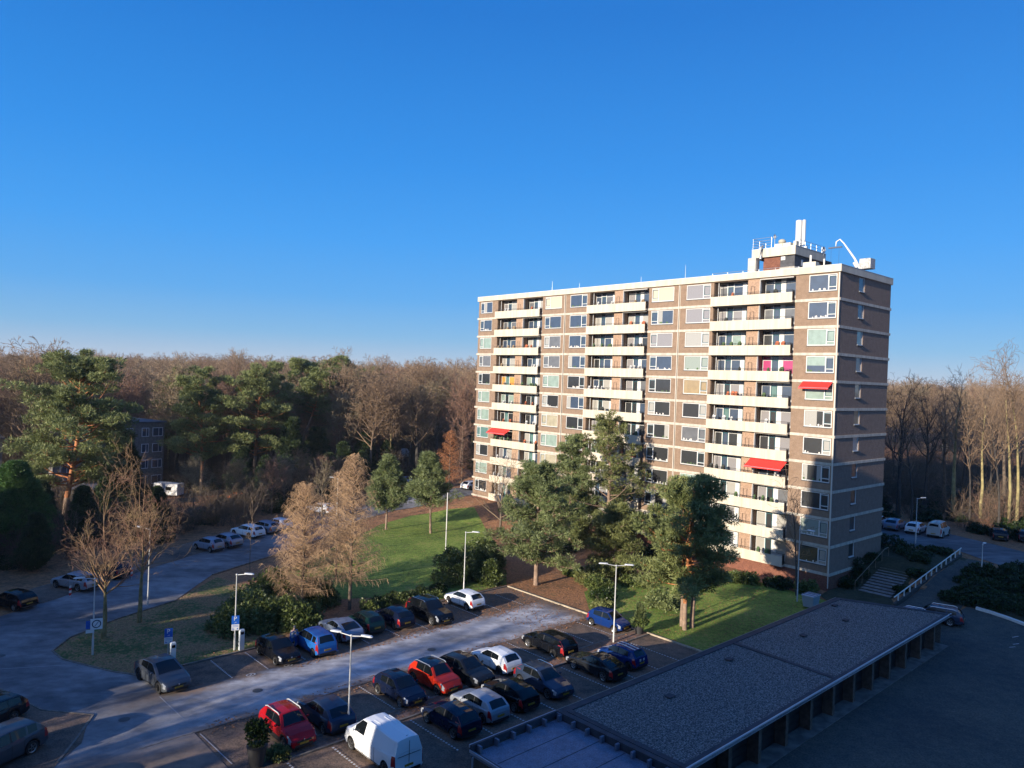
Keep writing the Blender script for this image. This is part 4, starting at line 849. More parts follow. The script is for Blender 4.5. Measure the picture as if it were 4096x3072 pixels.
place(make_car('hatch',NAVY,'dark blue hatchback facing the garages, left of the orange red car','car',gB),F=(25.95,37.1),head=-90)
place(make_car('msuv',ORG,'orange red mini SUV with dark roof and grey roof rails','car',gB,roofm=NAVY,rails=SILV),F=(28.75,37.1),head=-89)
place(make_car('comp',DGREY,'dark grey rounded hatchback between the orange red and the white car','car',gB,dark=True),F=(31.15,36.8),head=-88)
place(make_car('hatch',WHT,'white hatchback with dark rear window in the middle row','car',gB,dark=True),R=(34.0,37.0),head=90)
place(make_car('wagon',BLK,'long black estate car with tall red tail lamps','car',gB,tall_tail=True),R=(39.3,37.0),head=90)
place(make_car('small',BLU,'small blue hatchback parked by the grass edge next to a planter','car',gB),F=(47.1,37.65),head=-88)
place(make_car('msuv',RED,'dark red hatchback SUV with two white roof rails, lower left','car',gB,rails=M_['white'],clad=True),F=(18.25,36.75),head=-89)
place(make_car('comp',STEEL,'steel grey hatchback between the dark red car and the lamp post','car',gB),R=(20.7,36.95),head=90)
place(make_car('hatch',NAVY,'dark blue hatchback with red tail lamps, first in the row by the garages','car',gC,tall_tail=True),R=(26.05,32.0),head=90)
place(make_car('hatch',SILV,'silver three door hatchback, second in the row by the garages','car',gC),R=(28.5,32.3),head=90)
place(make_car('hatch',BLK,'black hatchback with grey rear bumper, third in the row by the garages','car',gC),R=(31.0,32.3),head=90)
place(make_car('comp',STEEL,'steel blue hatchback with silver roof rails facing the garage wall','car',gC,rails=CHROME,tall_tail=True),F=(33.95,32.35),head=-93)
place(make_car('coupe',DGREY,'dark grey sleek hatchback left of the blue car with white stripes','car',gC),R=(38.9,31.9),head=90)
place(make_car('small',BLU,'blue hatchback with two white stripes over its roof','car',gC,stripes=True,dark=True),R=(41.8,32.0),head=90)
place(make_car('van',WHT,'white delivery van parked by the lamp post at the bottom edge','van',None,tag_name='delivery_van'),R=(21.05,31.25),head=90)
gE='cars cut by the lower left corner'
place(make_car('suv',GREY,'grey SUV cut off by the left edge in the lower left corner','car',gE),R=(8.1,44.3),head=-152)
place(make_car('wagon',DGREY,'dark estate behind the grey SUV at the left edge','car',gE),R=(8.0,48.9),head=-151)
place(make_car('hatch',RED,'red car of which only the roof shows at the bottom left corner','car',gE),R=(7.2,39.0),head=-150)
place(make_car('hatch',BLK,'black car parked under the trees at the far left edge','car',gG),R=(11.3,70.6),head=117,base=.04)
place(make_car('wagon',SILV,'silver grey estate parked behind the red and white marker post','car',gG),R=(16.5,73.6),head=117,base=.04)
place(make_car('hatch',NAVY,'dark car behind the bare street trees beside the silver estate','car',gG),R=(19.9,75.8),head=117,base=.04)
place(make_car('small',SLB,'small silver blue hatchback, nearest of the five by the main road','car',gG,tall_tail=True),R=(31.0,81.3),head=108,base=.05)
place(make_car('comp',SLB,'silver blue hatchback close behind the small one by the main road','car',gG,tall_tail=True),R=(33.2,82.2),head=107,base=.05)
place(make_car('wagon',WHT,'white estate car parked alone in the sun by the main road','car',gG),R=(37.2,85.6),head=107,base=.05)
place(make_car('wagon',SLB,'silver blue estate half behind the white estate by the main road','car',gG),R=(39.8,86.8),head=107,base=.05)
place(make_car('hatch',WHT,'white hatchback, last of the five, partly behind the larch','car',gG),R=(42.0,87.5),head=107,base=.05)
place(make_car('comp',WHT,'white car in full sun between the two larches','car',gG),R=(51.8,94.3),head=117,base=.05)
place(make_car('hatch',RED,'red car glimpsed behind the young pine','car',gG),R=(68.5,102.1),head=110,base=.03)
place(make_car('hatch',SLB,'pale car behind the two young pines','car',gG),R=(73.1,105.5),head=110,base=.03)
place(make_car('comp',WHT,'white car under the left corner of the tall block','car',gG),R=(79.0,94.6),head=8,base=.05)
place(make_car('van',WHT,'white van far back between the tree trunks','van',gG,tag_name='delivery_van'),R=(89.6,130.9),head=60)
place(make_car('comp',WHT,'white car half hidden by the corner of the tall block','car',gR),R=(101.9,37.6),head=4)
place(make_car('comp',SLB,'pale blue car, second in the shaded row behind the block','car',gR),R=(101.6,35.3),head=4)
place(make_car('hatch',WHT,'white car behind the thin street lamp in the shaded row','car',gR),R=(101.6,32.8),head=2)
place(make_car('jeep',paint('offwhite',(.42,.43,.42)),'boxy off white four wheel drive in the shaded row','car',gR),R=(101.9,30.2),head=2)
for i,(a,b,l) in enumerate(((106.8,26.2,'leftmost of the three dark cars behind the hedge at the right edge'),(108.5,23.9,'middle one of the three dark cars behind the hedge at the right edge'),(109.8,21.6,'rightmost of the three dark cars behind the hedge at the right edge'))):
    place(make_car('hatch',DGREY,l,'car',gR),R=(a,b),head=20)
place(make_car('wagon',STEEL,'steel blue estate car standing behind the far end of the garages','car',None,rails=CHROME),R=(72.2,20.6),head=103)
place(make_car('comp',SLB,'pale car mostly hidden behind the far end of the garages, beside the estate','car',None,rails=CHROME),R=(69.5,21.9),head=103)
# camper far left
t=empty('caravan',P3(39.2,120.4,0),TH+R_(128),'white caravan parked beyond the bare trees on the left','caravan')
t.scale=(.85,.85,.85)
b=MB(); b.prism([(-2.4,-1.05),(2.2,-1.05),(2.4,-.9),(2.4,.9),(2.2,1.05),(-2.4,1.05)],.45,2.5); b.build('body', M_['white'], t)
for s in (-1,1):
    b=MB(); b.box(-1.2,-.1,s*1.04,s*1.07,1.3,1.95) if s>0 else b.box(-1.2,-.1,-1.07,-1.04,1.3,1.95); b.build('window', GLASS, t)
    b=MB(); b.tube([(0,s*.9,.33),(0,s*1.06,.33)],.33,12); b.build('wheel', TYRE, t)
b=MB(); b.tube([(2.3,0,.5),(3.4,0,.5)],.05,6); b.build('drawbar', M_['galv'], t)
t=empty('trailer',P3(46.5,111.6,0),TH+R_(50),'low orange flatbed trailer seen through the branches','trailer')
b=MB(); b.box(-2,2,-.9,.9,.75,1.05); b.build('flatbed', mm('orange',(.75,.16,.02),.5), t); b=MB(); b.tube([(0,-.85,.33),(0,-1.0,.33)],.33,12); b.build('wheel', TYRE, t); b=MB(); b.tube([(0,.85,.33),(0,1.0,.33)],.33,12); b.build('wheel', TYRE, t)
# ------------------------------------------------------------------ trees and plants
bark=mat('bark',(.12,.09,.065),.9,var=.3,scale=4,bump=.02,bscale=12); bark_g=mat('mossy_bark',(.20,.16,.07),.9,var=.3,scale=3,bump=.02,bscale=12)
twig_b=mat('twig_brown',(.195,.13,.08),.85,var=.25,scale=.6); twig_t=mat('twig_tan',(.24,.17,.11),.85,var=.25,scale=.8); twig_r=mat('twig_red',(.22,.125,.085),.85,var=.25,scale=.8)
twig_y=mat('twig_ochre',(.21,.165,.10),.85,var=.3,scale=.8); bark_o=mat('pine_bark_orange',(.36,.14,.055),.85,var=.3,scale=3,bump=.02,bscale=10); bark_p=mat('pine_bark_grey',(.24,.165,.12),.9,var=.25,scale=3,bump=.03,bscale=8)
twig_s=mat('twig_russet',(.30,.21,.10),.85,col2=(.24,.12,.08),scale=.5)
bark_w=mat('birch_bark',(.45,.42,.38),.8,var=.35,scale=5); bark_y=mat('sun_yellow_bark',(.26,.22,.10),.9,var=.3,scale=1.5,bump=.03,bscale=6); bark_d=mat('dark_bark',(.045,.04,.035),.9,var=.3,scale=2)  # bark_y: the low sun's yellow on the trunks put into the colour
needle=leafmat('pine_needles',(.085,.11,.035),(.29,.32,.12),.9); needle_b=leafmat('blue_pine_needles',(.085,.115,.04),(.26,.30,.125),.9); needle_o=leafmat('olive_needles',(.085,.10,.03),(.26,.28,.10),1.1); needle_d=leafmat('dark_needles',(.02,.04,.014),(.06,.09,.03),.8)
leaf_g=leafmat('laurel_leaf',(.04,.065,.016),(.19,.23,.07),1.6,.4); leaf_d=leafmat('ivy_leaf',(.012,.025,.008),(.045,.075,.022),1.6,.4); leaf_c=leafmat('cypress_leaf',(.035,.085,.02),(.10,.19,.05),1.2)
def npmesh(name, V, Fc, nper, m, parent=None, smooth=False):
    me=bpy.data.meshes.new(name); n=len(Fc)
    me.vertices.add(len(V)); me.vertices.foreach_set('co', np.asarray(V,np.float32).ravel())
    me.loops.add(n*nper); me.loops.foreach_set('vertex_index', np.asarray(Fc,np.int32).ravel())
    me.polygons.add(n); me.polygons.foreach_set('loop_start', np.arange(0,n*nper,nper,dtype=np.int32)); me.polygons.foreach_set('loop_total', np.full(n,nper,np.int32))
    if smooth: me.polygons.foreach_set('use_smooth',[True]*n)
    me.update(calc_edges=True); me.materials.append(m)
    if parent is False: return me
    o=bpy.data.objects.new(name, me); C.objects.link(o)
    if parent: o.parent=parent
    return o
def seg_mesh(name, segs, m, sides=3, parent=None):
    A=np.array([s[0] for s in segs]); B=np.array([s[1] for s in segs]); r0=np.array([s[2] for s in segs]); r1=np.array([s[3] for s in segs])
    d=B-A; L=np.linalg.norm(d,axis=1,keepdims=True); d/=np.maximum(L,1e-6)
    up=np.where(abs(d[:,2:3])>.9,np.array([[1.,0,0]]),np.array([[0,0,1.]])); x=np.cross(d,up); x/=np.linalg.norm(x,axis=1,keepdims=True); y=np.cross(d,x)
    t=np.arange(sides)*2*np.pi/sides; ring=x[:,None,:]*np.cos(t)[None,:,None]+y[:,None,:]*np.sin(t)[None,:,None]
    V=np.concatenate([A[:,None,:]+ring*r0[:,None,None], B[:,None,:]+ring*r1[:,None,None]],1).reshape(-1,3)
    n=len(A); base=(np.arange(n)*2*sides)[:,None]; j=np.arange(sides); k=(j+1)%sides
    Fc=np.stack([base+j,base+k,base+sides+k,base+sides+j],2).reshape(-1,4)
    return npmesh(name,V,Fc,4,m,parent,smooth=sides>3)
def rvec(rd,s=1.0): return Vector((rd.gauss(0,s),rd.gauss(0,s),rd.gauss(0,s)))
def grow(out, p, d, L, r, lvl, P, rd):
    n=P['steps'][lvl]; st=L/n; nc=P['kids'][lvl] if lvl<len(P['kids']) else 0
    for i in range(n):
        d=(d+rvec(rd,P['wob'][lvl])+Vector((0,0,P['up'][lvl]))*st*.35).normalized()
        q=p+d*st; r1=max(P['rmin'],r*(1-.75*(i+1)/n)); r0=max(P['rmin'],r*(1-.75*i/n))
        out.append((tuple(p),tuple(q),r0,r1)); p=q
        if nc:
            c=nc/n; c=int(c)+(rd.random()<c-int(c))
            if i==0 and lvl>0: c=max(0,c-1)
            for _ in range(c):
                ax=d.cross(rvec(rd)).normalized(); a=R_(rd.uniform(*P['ang'])); e=(d*math.cos(a)+ax*math.sin(a)).normalized()
                grow(out,p,e,L*rd.uniform(*P['rat'])*(1-.35*i/n),r1*.6,lvl+1,P,rd)
def bare_parts(seed,H,clear,spread,r,limbs=8,kids=(5,5,4),up=.5,rmin=.012,lean=0,droop=0,lead=.82):
    rd=random.Random(seed); tr=[]; cr=[]; p=Vector((0,0,-.3)); d=Vector((lean,0,1)).normalized(); n=7; top=H*lead
    P=dict(steps=(4,3,3,2),kids=kids,wob=(.10,.13,.16,.18),up=(up,up*.8,up*.5-droop,.2-droop*2),ang=(25,60),rat=(.42,.68),rmin=rmin)
    pts=[]
    for i in range(n):
        q=p+d*(top/n); d=(d+rvec(rd,.05)+Vector((0,0,.1))).normalized(); a,b=r*(1-.8*i/n),r*(1-.8*(i+1)/n)
        tr.append((tuple(p),tuple(q),a,b)); pts.append((p,q)); p=q
    for k in range(limbs):
        t=(k+rd.uniform(.1,.9))/limbs; z=clear+(top-clear)*t; i=min(n-1,int(max(0,(z+.3))/(top/n))); a,b=pts[i]; s=a+(b-a)*(((z+.3)/(top/n))%1)
        az=k*2.4+rd.uniform(-.4,.4); el=R_(rd.uniform(18,48)+25*t); e=Vector((math.cos(az)*math.cos(el),math.sin(az)*math.cos(el),math.sin(el)))
        grow(cr,s,e,spread*rd.uniform(.85,1.25)*(1-.25*t),max(.03,r*.42*(1-.5*t)),0,P,rd)
    for _ in range(2): grow(cr,p,(d+rvec(rd,.3)).normalized(),H-top+1.0,r*.2,0,P,rd)
    return tr,cr
def bare_tree(seed,H,clear,spread,r,mt,mc,label,cat='tree',group=None,name='bare_tree',sides=3,**kw):
    tr,cr=bare_parts(seed,H,clear,spread,r,**kw)
    o=empty(name,(0,0,0),0,label,cat,group); seg_mesh('trunk',tr,mt,8,o); seg_mesh('crown',cr,mc,sides,o); return o
def put(o,a,b,rz=None,dz=0,s=1.0):
    x,y=W2(a,b); o.location=(x,y,hgt(a,b)+dz); o.rotation_euler=(0,0,random.Random(int(a*100+b*7)).uniform(0,6.28) if rz is None else rz); o.scale=(s,s,s); return o
def tufts(centers, radii, per, size, seed, flat=.6, width=.26, outb=1.0, upb=.35, droop=0):
    rg=np.random.default_rng(seed); c=np.repeat(np.asarray(centers),per,0); r=np.repeat(np.asarray(radii),per)[:,None]
    v=rg.normal(size=c.shape); v/=np.linalg.norm(v,axis=1,keepdims=True); rad=rg.uniform(.25,1,(len(c),1))**.5
    pos=c+v*r*rad*np.array([1,1,flat]); d=v*outb+rg.normal(size=c.shape)*.55+np.array([0,0,upb-droop]); d/=np.linalg.norm(d,axis=1,keepdims=True)
    L=size*rg.uniform(.6,1.3,(len(c),1)); w=np.cross(d,rg.normal(size=c.shape)); w/=np.linalg.norm(w,axis=1,keepdims=True); w*=L*width
    V=np.stack([pos-w,pos+w,pos+d*L+w*.25,pos+d*L-w*.25],1).reshape(-1,3); n=len(c); Fc=np.arange(4*n).reshape(n,4); return V,Fc
def fine(k): return k
def pine_tree(seed,H,cb,spread,r,label,shape='scots',per=120,size=.30,mn=None,group=None,stems=None,nl=26,name='pine_tree',lean=0.0,cr_=(.7,1.2)):
    """cb: height of the lowest foliage; limbs leave a bent trunk and carry puffs of needles"""
    rd=random.Random(seed); o=empty(name,(0,0,0),0,label,'pine tree',group); cen=[];rad=[];limb=[]
    stems=stems or [(0,0,1.0)]; tops=[]
    for (sx,sy,sh) in stems:
        p=Vector((sx,sy,-.3)); d=Vector((lean+rd.uniform(-.04,.04),rd.uniform(-.04,.04),1)).normalized(); n=9; lo=[];hi=[]; pts=[]
        for i in range(n):
            q=p+d*(H*.96*sh/n); a,b=r*(1-.78*i/n),r*(1-.78*(i+1)/n); (lo if q.z<cb*1.02+.5 and shape=='scots' or shape!='scots' and q.z<cb else hi).append((tuple(p),tuple(q),a,b)); pts.append((p.copy(),q.copy(),b)); p=q
            d=(d+rvec(rd,.07 if shape=='scots' else .02)+Vector((0,0,.18))).normalized()
        if lo: seg_mesh('trunk',lo,bark_p,8,o)
        if hi: seg_mesh('upper_trunk',hi,bark_o if shape=='scots' else bark_p,8,o)
        tops.append((pts,sh))
    for k in range(nl):
        pts,sh=tops[k%len(tops)]; t=(k+rd.random())/nl; z=cb+(H*.95*sh-cb)*t
        i=min(len(pts)-1,max(0,int(z/(H*.96*sh)*len(pts)))); s=pts[i][1]; s=Vector((s.x,s.y,z)); az=k*2.399+rd.uniform(-.5,.5)
        if shape=='scots': ln=spread*rd.uniform(.55,1.1)*(1-.55*t**2.2)*(.72+.45*min(1,t*3)); el=R_(rd.uniform(-8,16)+35*t*t)
        elif shape=='cone': ln=spread*rd.uniform(.8,1.1)*(1-t)**.75+.25; el=R_(rd.uniform(12,26)+20*t)
        else: ln=spread*rd.uniform(.7,1.12)*(1-t*.9)**.6*(.75+.5*min(1,t*4)); el=R_(rd.uniform(-14,8)+30*t)
        d=Vector((math.cos(az)*math.cos(el),math.sin(az)*math.cos(el),math.sin(el))); q=s; m=3; 
        for j in range(m):
            d=(d+rvec(rd,.13)+Vector((0,0,.10))).normalized(); e=q+d*ln/m; limb.append((tuple(q),tuple(e),r*.28*(1-j/m)*(1-.5*t)+.02,r*.28*(1-(j+1)/m)*(1-.5*t)+.015)); q=e
            if j>0 or shape!='scots':
                for _ in range(2 if j<2 else 3):
                    off=Vector((rd.gauss(0,.32),rd.gauss(0,.32),rd.uniform(.0,.35)))*max(.5,ln*.38); c=e+off; cen.append(tuple(c)); rad.append(rd.uniform(*cr_)*(1 if shape=='scots' else .75)*(1-.3*t))
                    limb.append((tuple(e),tuple(c),.025,.012))
    for pts,sh in tops:
        q=pts[-1][1]
        for _ in range(4): cen.append((q.x+rd.gauss(0,.35),q.y+rd.gauss(0,.35),q.z+rd.uniform(-.4,.3))); rad.append(rd.uniform(.4,.75)*cr_[1])
    seg_mesh('branches',limb,bark_o if shape=='scots' else bark_p,4,o)
    V,Fc=tufts(cen,rad,int(per*1.5),size*.95,seed,flat=.55 if shape=='scots' else .7,width=.15); npmesh('crown',V,Fc,4,mn or needle,o)
    return o
larch_tan=mat('larch_tan',(.40,.26,.145),.85,var=.2,scale=.8)
def larch(seed,H,spread,r,label,mt=bark,mc=larch_tan,name='larch_tree',cb=1.6,dens=1.0,drop=1.0):
    rd=random.Random(seed); o=empty(name,(0,0,0),0,label,'larch tree'); tr=[((0,0,-.3),(0,0,H*.5),r,r*.6),((0,0,H*.5),(0.05,0,H),r*.6,.02)]; seg_mesh('trunk',tr,mt,8,o); cr=[]
    n=int(95*dens)
    for k in range(n):
        t=(k+.5)/n; z=cb+(H-cb-.2)*t; ln=spread*(1-t)**.6*rd.uniform(.6,1.2)+.25; az=k*2.399+rd.uniform(-.3,.3); el=R_(rd.uniform(-6,18)+30*t)
        d=Vector((math.cos(az)*math.cos(el),math.sin(az)*math.cos(el),math.sin(el))); q=Vector((0,0,z)); m=max(3,int(ln/.35))
        for j in range(m):
            d=(d+rvec(rd,.06)+Vector((0,0,.05))).normalized(); e=q+d*ln/m; rr=.03*(1-j/m)+.008; cr.append((tuple(q),tuple(e),rr,rr*.8)); q=e
            for _ in range(3):
                sd=d.cross(Vector((0,0,1))).normalized()*rd.choice((-1,1)); f=(d*.5+sd*rd.uniform(.3,1)+Vector((0,0,rd.uniform(-.6,.1)*drop))).normalized(); L=rd.uniform(.25,.55)*(1.1-j/m*.6)*min(1,.4+ln/3); g=q+f*L
                cr.append((tuple(q),tuple(g),.009,.007)); h=g+Vector((f.x*.3,f.y*.3,-rd.uniform(.15,.5)*drop)); cr.append((tuple(g),tuple(h),.008,.006))
                if rd.random()<.7: h2=g+Vector((rd.gauss(0,.1),rd.gauss(0,.1),-rd.uniform(.1,.35)*drop)); cr.append((tuple((q+g)/2),tuple(h2),.007,.005))
    seg_mesh('crown',cr,mc,3,o); return o
def shrub(seed,rx,ry,h,m,label,name='shrub',cat='shrub',n=30,per=150,size=.17,group=None,stems=True,width=.42):
    rd=random.Random(seed); o=empty(name,(0,0,0),0,label,cat,group); cen=[];rad=[];st=[]
    for i in range(n):
        a=rd.uniform(0,6.28); q=math.sqrt(rd.random()); x,y=math.cos(a)*q*rx*.8,math.sin(a)*q*ry*.8; z=rd.uniform(.15,1)*h*math.sqrt(max(.1,1-q*q*.75))-.15; cen.append((x,y,max(.25,z-.2))); rad.append(rd.uniform(.45,.85)*min(rx,ry,h)*.42+.12)
        st.append(((x*.3,y*.3,-.1),(x,y,z*.8),.03,.01))
    if stems: seg_mesh('stems',st,bark,4,o)
    V,Fc=tufts(cen,rad,per,size,seed,flat=.85,width=width,upb=.2); V[:,2]=np.maximum(V[:,2],.0); npmesh('foliage',V,Fc,4,m,o); return o
def twig_shrub(seed,h,w,m,label,n=18,name='bare_shrub',group=None,rmin=.01):
    rd=random.Random(seed); o=empty(name,(0,0,0),0,label,'shrub',group); s=[]
    P=dict(steps=(4,3,2),kids=(4,4),wob=(.12,.16,.2),up=(.3,.25,.1),ang=(20,50),rat=(.4,.65),rmin=rmin)
    for i in range(n):
        a=rd.uniform(0,6.28); e=Vector((math.cos(a)*w/h,math.sin(a)*w/h,rd.uniform(.7,1.3))).normalized(); grow(s,Vector((rd.gauss(0,.25),rd.gauss(0,.25),-.1)),e,h*rd.uniform(.7,1.05),.03,0,P,rd)
    seg_mesh('stems',s,m,3,o); return o

# street trees and trees of the lot
put(bare_tree(1,9.8,3.2,3.5,.22,bark_g,twig_s,'wide spreading bare tree at the tip of the grass verge, behind the sign post',limbs=14,kids=(6,5,4),up=.62,rmin=.0085,lead=.52),15.3,60.1,.5)
put(bare_tree(2,11.0,3.5,3.3,.2,bark_g,twig_s,'bare tree with reddish top, the right one of the two on the verge',limbs=15,kids=(6,5,4),up=.7,rmin=.0085,lead=.6),18.4,62.3,2.0)
put(larch(3,10.9,3.7,.15,'bare tan larch in front, directly above the bright blue car',dens=2.1),29.8,57.4)
put(larch(4,13.4,3.2,.17,'tallest bare tan larch, with its pale trunk behind the green and navy cars',cb=2.4,dens=2.0),33.2,55.4)
put(larch(5,10.6,2.3,.14,'thin bare larch further back between the two big ones',dens=1.0),37.0,64.5)
put(larch(6,10.2,2.5,.16,'rusty brown larch left of the tall block',mc=mat('larch_rust',(.36,.15,.06),.85,var=.25,scale=.8)),75.2,95.6)
put(larch(7,10.8,1.8,.14,'reddish narrow larch touching the left edge of the tall block',mc=twig_r),79.5,97.6)
put(pine_tree(10,11.9,2.0,4.4,.26,'large rounded pine with blue green puffs standing alone at the lot corner','round',per=75,size=.25,mn=needle_b,nl=72,cr_=(.55,.9)),51.8,51.4)
put(pine_tree(11,13.6,3.0,3.1,.24,'pine between the lot corner pine and the tall olive conifer','round',per=70,size=.26,mn=needle_b,nl=50,cr_=(.55,.9)),66.6,60.6)
put(pine_tree(12,16.2,1.2,4.9,.30,'tallest ragged olive green conifer in front of the tall block','round',per=44,size=.28,mn=needle_o,nl=54,cr_=(.5,.8)),69.6,57.2)
put(pine_tree(19,7.2,.4,3.0,.18,'low bushy conifer in front of the tallest olive conifer','round',per=70,size=.26,mn=needle_o,nl=44,cr_=(.55,.9),name='conifer'),60.4,48.6)
put(pine_tree(21,6.4,.4,2.8,.16,'low bushy conifer between the pines and the tall block','round',per=70,size=.26,mn=needle,nl=40,cr_=(.55,.9),name='conifer'),67.5,60.0)
put(pine_tree(13,12.2,3.0,4.0,.22,'pine with three trunks on the lawn in front of the balconies','scots',per=110,size=.26,nl=66,stems=[(0,0,1),(.9,.4,.95),(.3,.9,.9)],cr_=(.6,1.0)),52.6,34.6,.3)
put(pine_tree(14,9.7,2.2,2.7,.15,'left of the two young pines on the lawn','cone',per=60,size=.27,mn=needle_b,nl=60,cr_=(.55,.95)),53.8,81.4)
put(pine_tree(15,10.4,3.0,3.2,.17,'right of the two young pines on the lawn, with orange trunk','cone',per=62,size=.27,mn=needle_b,nl=66,cr_=(.55,1.0)),57.3,76.3)
put(bare_tree(16,8.4,1.6,4.6,.2,bark,twig_t,'low wide bare tree left of the lot corner pine',limbs=12,kids=(5,4,3),up=.25),64.2,70.6)
put(bare_tree(17,10.4,2.8,2.2,.12,bark_d,twig_b,'slim dark bare tree in front of the right corner of the tall block',limbs=12,kids=(4,4,3),up=.7),70.3,33.6)
put(bare_tree(18,6.0,1.2,.9,.05,bark,twig_t,'thin sapling beside the main road',limbs=8,kids=(3,3),up=.8),31.7,72.4)
put(bare_tree(19,7.6,2.0,2.6,.12,bark,twig_y,'bare bushy tree behind the larches by the road lamp',limbs=12,kids=(5,4,3)),48.5,88.6)
put(bare_tree(20,6.5,1.5,2.4,.10,bark,twig_t,'low bare tree behind the white car in the sun',limbs=10,kids=(5,4,3)),44.0,76.5)
# big pines on the left
put(pine_tree(30,20.0,5.2,6.3,.42,'big spreading pine with tall bare trunk at the left edge','scots',per=130,size=.34,nl=84,cr_=(.8,1.3)),21.3,102.1,1.0)
put(pine_tree(31,18.0,4.6,5.6,.34,'pine with orange limbs right of the small brick flats','scots',per=130,size=.36,nl=46,cr_=(.75,1.2)),45.1,123.0)
put(pine_tree(32,19.6,5.8,6.2,.36,'broad pine with forked orange limbs left of centre','scots',per=130,size=.36,nl=48,cr_=(.75,1.25)),52.3,119.5)
put(pine_tree(33,21.4,11.0,3.8,.36,'leaning orange trunked pine in the wood edge','scots',per=170,size=.42,nl=24,lean=.10,cr_=(1.0,1.6)),70.0,141.0,2.6)
put(pine_tree(34,20.0,12,5.0,.38,'dark topped pine standing above the wood','scots',per=180,size=.45,nl=24,cr_=(1.2,1.9)),88.0,155.0)
put(pine_tree(35,19.5,12,4.2,.34,'pine directly behind the forked pine','scots',per=170,size=.42,nl=22,cr_=(1.0,1.6)),64.5,128.5)
put(pine_tree(36,19.0,9,4.0,.34,'pine cut off by the left edge behind the big pine','scots',per=160,size=.42,nl=20,cr_=(1.0,1.6)),24.5,131)
put(pine_tree(37,9.5,.3,3.3,.25,'dense dark green cypress bush at the far left edge','cone',per=260,size=.30,mn=leaf_c,nl=60,cr_=(1.0,1.5),name='conifer'),14.8,92.6)
put(pine_tree(38,11.5,.4,2.4,.22,'dark columnar conifer right of the big pine trunk','cone',per=220,size=.32,mn=needle_d,nl=60,cr_=(.9,1.3),name='conifer'),28.6,106.0)
put(pine_tree(39,12.5,.5,2.6,.22,'dark conifer under the forked pine','cone',per=200,size=.34,mn=needle_d,nl=50,cr_=(.9,1.4),name='conifer'),56.5,114.0)
WP=None
for i,(a,b,s) in enumerate(((58,126,.95),(61,136,1.0),(74,130,.92),(41,133,.9),(47,141,1.05),(82,140,.95),(56,148,1.0),(15,112,.85),(95,150,1.0))):
    if i in (3,6,7): continue
    if WP is None: WP=pine_tree(46,18.5,6.0,5.0,.34,'.','scots',per=120,size=.38,nl=36,cr_=(.8,1.4),group='pines standing in the wood edge')
    o=WP if i==0 else copy_tree(WP); o['label']='pine in the wood edge '+['right behind the forked pine','behind and left of the leaning pine','left of the birches','behind the brick flats on the right','deeper in the wood above the flats','in front of the dark topped pine','deep in the wood behind the forked pine','at the left edge next to the cypress','right of the dark topped pine'][i]
    put(o,a,b,s=s)
DP=None
for i,(a,b,s) in enumerate(((61,109.5,.62),(64.5,111,.75),(67,109,.6),(58,110.5,.55),(70,113.5,.8),(51,112,.6),(74,112.5,.65),(62,116,.95),(48.5,115.5,.7),(18,98,.6),(10.5,88,.55),(6,82,.6),(24.5,97.5,.6),(15,83.5,.5),(21,92,.6),(28,101,.55),(31,99,.45))):
    if DP is None: DP=pine_tree(47,11.0,.3,3.0,.22,'.','cone',per=170,size=.36,mn=needle_d,nl=60,cr_=(1.0,1.5),group='dark evergreens at the wood edge',name='conifer')
    o=DP if i==0 else copy_tree(DP); o['label']='dark evergreen at the wood edge '+['above the white hatchback of the five','behind the road lamp','left of the birches','below the forked pine','at the foot of the birches','below the pine with orange limbs','in front of the oak','tall, behind the road lamp','small, left of the forked pine','below the big pine trunk','left of the big pine trunk','in the far left corner of the wood','right of the big pine trunk, low','behind the dark car at the left edge','just left of the street trees','in front of the garden house','above the silver grey estate'][i]
    put(o,a,b,s=s)
for i,(a,b,h,l) in enumerate(((70,121.6,16.0,'birch with reddish hanging twigs left of the oak'),(76.5,117.8,15.5,'second birch with reddish hanging twigs, nearer the oak'),(66.5,117.5,11,'small birch in front of the two tall ones'))):
    put(bare_tree(40+i,h,3.5,2.6,.16,bark_w,twig_r,l,'birch tree',None,'birch_tree',limbs=24,kids=(5,4,4),up=.25,droop=.35,rmin=.014),a,b)
put(bare_tree(45,17.5,5.0,5.6,.5,bark_d,twig_b,'dark wide oak with low twisting limbs at the end of the road','tree',None,'oak_tree',limbs=16,kids=(6,5,4),up=.18,rmin=.018),79.5,110.6)
# shrubs
for i,(a,b,rx,ry,h,l) in enumerate(((24.6,56.3,3.0,2.8,2.9,'left end of the big laurel thicket behind the parking sign'),(27.9,59.8,3.2,2.8,3.2,'back part of the big laurel thicket, next to the road'),(27.6,54.6,2.6,2.0,2.4,'front part of the big laurel thicket, above the black hatchback'),(31.6,58.8,2.6,2.2,2.2,'right end of the big laurel thicket under the larch'))):
    put(shrub(50+i,rx,ry,h,leaf_g,l,'laurel_shrub',n=60,per=230,size=.17,group='laurel thicket by the row of cars'),a,b)
for i,(a,b,rx,ry,h,l) in enumerate(((45.6,56.8,2.3,2.0,4.0,'tall laurel bush behind the lamp post with the white car'),(48.8,57.6,2.3,2.1,3.6,'laurel bush between the lamp post and the lot corner pine'),(48.6,54.6,1.6,1.5,2.4,'small laurel bush at the kerb corner'),(52.6,60.4,2.6,2.2,3.2,'laurel bush behind the lot corner pine'))):
    put(shrub(60+i,rx,ry,h,leaf_g,l,'laurel_shrub',n=44,per=230,size=.17,group='laurels at the lot corner'),a,b)
